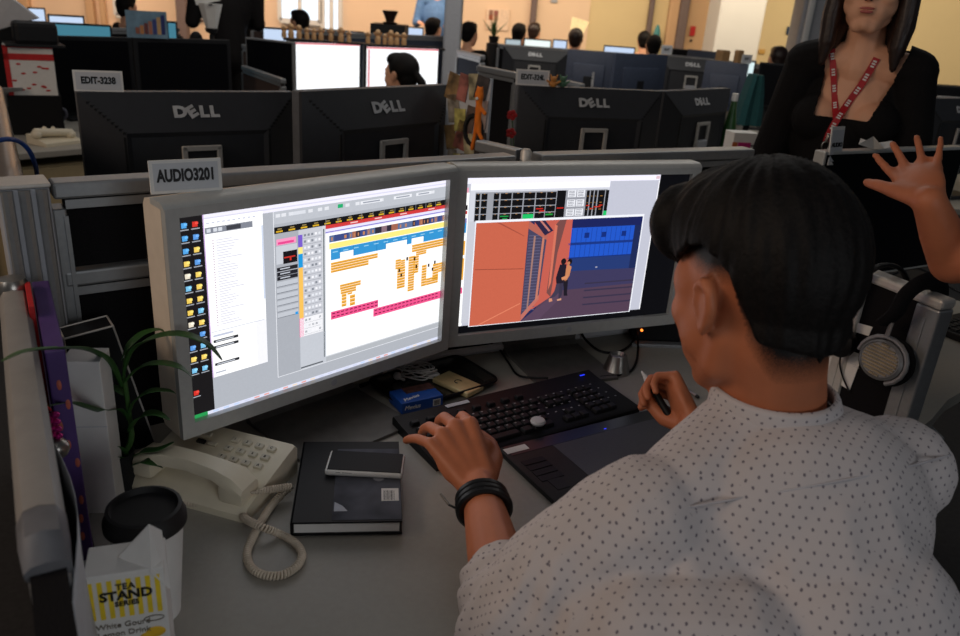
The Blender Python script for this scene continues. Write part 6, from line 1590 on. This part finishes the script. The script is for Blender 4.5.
# far lit screens
def farmon(label, px0, px1, py, dist, h=.3, m=None, yaw=None, back=False):
    p, q = far(px0, py, dist), far(px1, py, dist); w = (q - p).length; c = (p + q) / 2; yaw = math.atan2((q - p).y, (q - p).x)
    flat_monitor('monitor', label, c, yaw, w, h, p.z, face=m or M_litb, body=M_black2, bez=.012)
    deskw.append((label, c, yaw, w))
    u = Vector((math.cos(yaw), math.sin(yaw), 0)); strip_desk('desk under the ' + ' '.join(label.split()[:12]), Vector((c.x, c.y, 0)) - u * w * .55, u, w * 1.1, -.13, .22)
deskw = []
farmon('far lit teal monitor above the left dark monitor', 49, 111, 22, 5.9, .3, M_lit2)
farmon('far lit pale monitor above the lit teal one', 47, 84, 14, 6.6, .3, M_litb)
farmon('far small lit monitor at upper left by the window', 27, 45, 7, 8.2, .3, M_litb)
farmon('far monitor with a lit edge right of the postcard', 166, 177, 21, 6.2, .25, M_lit2)
farmon('far lit pale blue monitor in front of the dark haired person at upper left', 262, 301, 27, 7.0, .32, M_litb)
farmon('far lit screen beyond the wooden dolls', 322, 364, 29, 8.0, .3, M_litb)
farmon('far lit screen left of the person below the man in blue', 401, 424, 26, 8.3, .3, M_litb)
farmon('far bright lit monitor left of the glowing lamp', 524, 552, 38, 8.4, .3, lit((230, 240, 236), 1.05))
farmon('far pale monitor right of the bright one', 553, 568, 39, 8.5, .3, M_litb)
farmon('far pale monitor above the small far black monitor back left of centre', 505, 522, 38, 8.2, .25, lit((176, 190, 196), .9))
farmon('far pale blue monitor above the plain blue grey monitor back', 604, 636, 45, 8.6, .26, M_litb)
farmon('far lit monitor beside the shoulder of the standing woman', 745, 757, 60, 6.4, .3, lit((210, 230, 232), 1.0))
farmon('far dark monitor beside the shoulder of the standing woman', 760, 790, 62, 6.2, .3, M_off)
farmon('far dark monitor by the mauve wall strip', 669, 690, 48, 9.4, .3, M_off)
# glowing lamp
p = far(574, 40, 10.7); lp = thing('paper_lamp', 'glowing warm paper lamp leaning right against the far wall', 'lamp', (p.x, p.y, 0))
zt = p.z
M_lamp = mat('lamp_glow', (255, 214, 150), .6, emit=1.15)
b = MB(); b.lathe([(.015, 0), (.015, zt)], n=10); b.lathe([(0, 0), (.13, 0), (.13, .02), (0, .025)], n=16); b.build('lamp_pole', M_black2, lp, True)
b = MB(); r_ = Matrix.Rotation(.22, 3, 'Y'); b.lathe([(.07, 0), (.115, .26), (.11, .26), (.066, .004)], (0, 0, zt), 20, r_); b.build('lamp_shade', M_lamp, lp, True)
# wall pieces
def wallcard(name, label, px0, py0, px1, py1, m, y=YW, cat='sign'):
    p, q = ray(px0, py0), ray(px1, py1); a = Vector((0, 0, CAMZ)) + p * (y / p.y); c = Vector((0, 0, CAMZ)) + q * (y / q.y)
    b = MB(); b.box(((a.x + c.x) / 2, y - .02, (a.z + c.z) / 2), (abs(c.x - a.x), .02, abs(a.z - c.z)), None, .003); return tag(b.build(name, m), label, cat), a, c
wp_, a, c = wallcard('wall_poster', 'white framed notice on the far wall above the spiky plant', 487, 8, 508, 31, mat('poster', (236, 208, 180), .7), YW)
for i, (u_, v_, col_) in enumerate(((.2, .8, (150, 110, 90)), (.42, .8, (150, 90, 80)), (.2, .58, (170, 90, 60)), (.42, .58, (160, 120, 90)))):
    b = MB(); b.box((a.x + (c.x - a.x) * u_, YW - .032, c.z + (a.z - c.z) * v_), (.06, .004, .07)); b.build('notice_picture', paint(col_), wp_)
wallcard('red_sign', 'small upright red sign on the tan wall left of the white pillar', 690.5, 26, 694, 36, M_red, YW - .02)
wallcard('thermostat', 'small black switch under the upright red sign', 690, 39, 691.5, 42, M_ink, YW - .02, 'switch')
wallcard('blue_sign', 'small dark blue sign on the gold wall left of the slim pillar', 787, 26.5, 795, 35, mat('sign_blue', (20, 52, 84), .5), YW)
wallcard('light_switch', 'small tan plate low on the gold wall beside the white pillar', 759, 49, 764, 54, mat('plate_tan', (206, 160, 80), .5), YW, 'switch')
wallcard('wall_speaker', 'tiny grey box high on the far wall above the glowing lamp', 551, -2, 557, 3, M_pill, YW, 'box')
for (px, py), lab in (((657, 37), 'teal rounded panel leaning on the yellow wall'),):
    r = ray(px, py); p = Vector((0, 0, CAMZ)) + r * (12.0 / r.y); b = MB(); b.ell((p.x, 12.05, p.z - .25), (.07, .03, .42)); tag(b.build('wall_art', mat('teal', (70, 140, 140), .6), smooth=True), lab, 'panel')
# bowl, spiky plant, clutter
p = far(390, 24, 7.4); bw = thing('black_planter', 'black bowl shaped planter standing above the wooden dolls', 'planter', (p.x, p.y, 0)); z0 = p.z
b = MB(); b.lathe([(0, z0), (.06, z0), (.07, z0 + .01), (.035, z0 + .02), (.05, z0 + .06), (.07, z0 + .105), (.065, z0 + .11), (0, z0 + .09)], n=24); b.build('bowl', M_hairb, bw, True)
b = MB(); b.box((0, .0, z0 / 2), (.30, .30, z0 - .002)); b.build('pedestal', M_black2, bw)
p = far(494, 36, 9.4); sp_l = thing('spiky_plant', 'spiky potted plant in front of the framed notice on the far wall', 'plant', (p.x, p.y, 0)); z0 = p.z
b = MB(); b.lathe([(0, 0), (.10, 0), (.08, z0 - .08), (.05, z0 - .07), (.06, z0), (0, z0 - .01)], n=16); b.build('pot', M_black2, sp_l, True)
rr = random.Random(6)
for k in range(16):
    a = rr.uniform(0, 6.28); tlt = rr.uniform(.15, 1.0); L = rr.uniform(.12, .26); b = MB(); e = Vector((math.cos(a) * math.sin(tlt), math.sin(a) * math.sin(tlt), math.cos(tlt))) * L
    b.tube([Vector((0, 0, z0 - .01)), Vector((0, 0, z0)) + e * .5 + Vector((0, 0, .01)), Vector((0, 0, z0)) + e], [.006, .006, .001], 5); b.build('leaf', M_leaf, sp_l, True)
# things by the standing woman
p = at(757, 96, .86); tjd = p.xy.length
tj = thing('teal_jacket', 'teal jacket hanging from a chair beside the blue grey monitor back', 'jacket', far(752, 96, 5.2).xy.to_3d())
b = MB(); z1 = far(752, 74, 5.2).z; z2 = far(752, 108, 5.2).z
b.ring([[Vector((x * w, y * .06, z)) for x, y in ((-1, -1), (-.5, -1.3), (0, -.9), (.5, -1.3), (1, -1), (1, 1), (0, 1.2), (-1, 1))] for z, w in ((z2 - .1, .07), (z2, .065), ((z1 + z2) / 2, .05), (z1, .03))]); b.build('jacket_body', mat('teal_cloth', (14, 66, 68), .9), tj, True)
b = MB(); b.lathe([(.02, 0), (.02, z2 - .1)], n=10); b.lathe([(0, 0), (.2, 0), (.2, .03), (0, .05)], n=16); b.build('chair_stand', M_black, tj, True)
px_ = at(741, 116, .73); 
bt = thing('drink_bottle', 'green labelled bottle right of the angled monitor back', 'bottle', far(731, 119, 3.9).xy.to_3d() + Vector((0, 0, .73)))
zt = far(731, 93, 3.9).z - .73
b = MB(); b.lathe([(0, 0), (.03, 0), (.032, .01), (.032, zt * .6), (.014, zt * .85), (.013, zt * .93), (0, zt * .93)], n=20); b.build('bottle_body', mat('bottle_green', (46, 90, 40), .35), bt, True)
b = MB(); b.lathe([(.0145, zt * .92), (.0145, zt), (0, zt)], n=16); b.build('bottle_cap', M_white, bt, True)
bp_ = far(740, 146, 3.1); pk = thing('pink_box', 'white and pink printed box standing right of the angled monitor back', 'box', (bp_.x, bp_.y, .73), R_(12))
zt = far(738, 131, 3.1).z - .73
b = MB(); b.box((0, 0, zt / 2), (.10, .07, zt), None, .002); b.build('box', M_paper, pk)
b = MB(); b.box((-.004, -.036, zt - .062), (.05, .002, .055)); b.build('pink_panel', paint((196, 40, 120)), pk)
b = MB(); b.box((-.042, -.036, zt - .062), (.02, .002, .055)); b.build('orange_panel', paint((200, 110, 60)), pk)
b = MB()
for i in range(3): b.box((.034, -.036, zt - .045 - i * .016), (.028, .002, .004))
b.build('printed_lines', M_ink, pk)
strip_desk('desk with the green bottle between the monitor backs and the standing woman', Vector((far(728, 112, 3.85).x, far(728, 112, 3.85).y, 0)), Vector((1, .1, 0)).normalized(), .42, -.10, .5) if False else None
p = far(785, 62, 5.0)
mz = far(945, 90, 4.78); pp = thing('desk_organiser', 'dark organiser with coloured boxes above the black monitor at the far right edge', 'organiser', (mz.x, mz.y, .73), R_(8))
zt = far(945, 81, 4.78).z - .73
b = MB(); b.box((.0, 0, (zt - .02) / 2), (.24, .14, zt - .02), None, .01); b.build('organiser_body', M_black2, pp)
b = MB(); b.box((.0, -.072, zt - .085), (.17, .01, .035)); b.build('card_box', M_paper, pp)
b = MB(); b.box((-.02, -.078, zt - .085), (.05, .004, .014)); b.build('card_print', M_red, pp)
b = MB(); b.box((-.115, -.03, zt - .05), (.03, .05, .09)); b.build('teal_file', MATS['teal'], pp)
b = MB(); q = at(666, 57, 1.21); 
plate('name_plate', 'tiny white name plate on the plain blue grey monitor back', 'EDIT', at(666, 54.5, 1.212), R_(20), .085, .06, .02)
plate('name_plate', 'tiny white name plate on the blue grey monitor back by the teal jacket', 'EDIT', at(746, 63.5, 1.182), R_(20), .085, .06, .02)
# brown paper parcels by the white pillar
for px, lab, w in ((722, 'brown paper bag below the white pillar', .09), (738, 'tan parcel right of the brown paper bag below the white pillar', .06)):
    q = far(px, 60, 7.4); b = MB(); zt = far(px, 50, 7.4).z; b.box((q.x, q.y, zt / 2), (w, w, zt), Matrix.Rotation(.4, 3, 'Z'), .01); tag(b.build('paper_parcel', mat('kraft' + str(px), (176, 136, 92), .8)), lab, 'parcel')
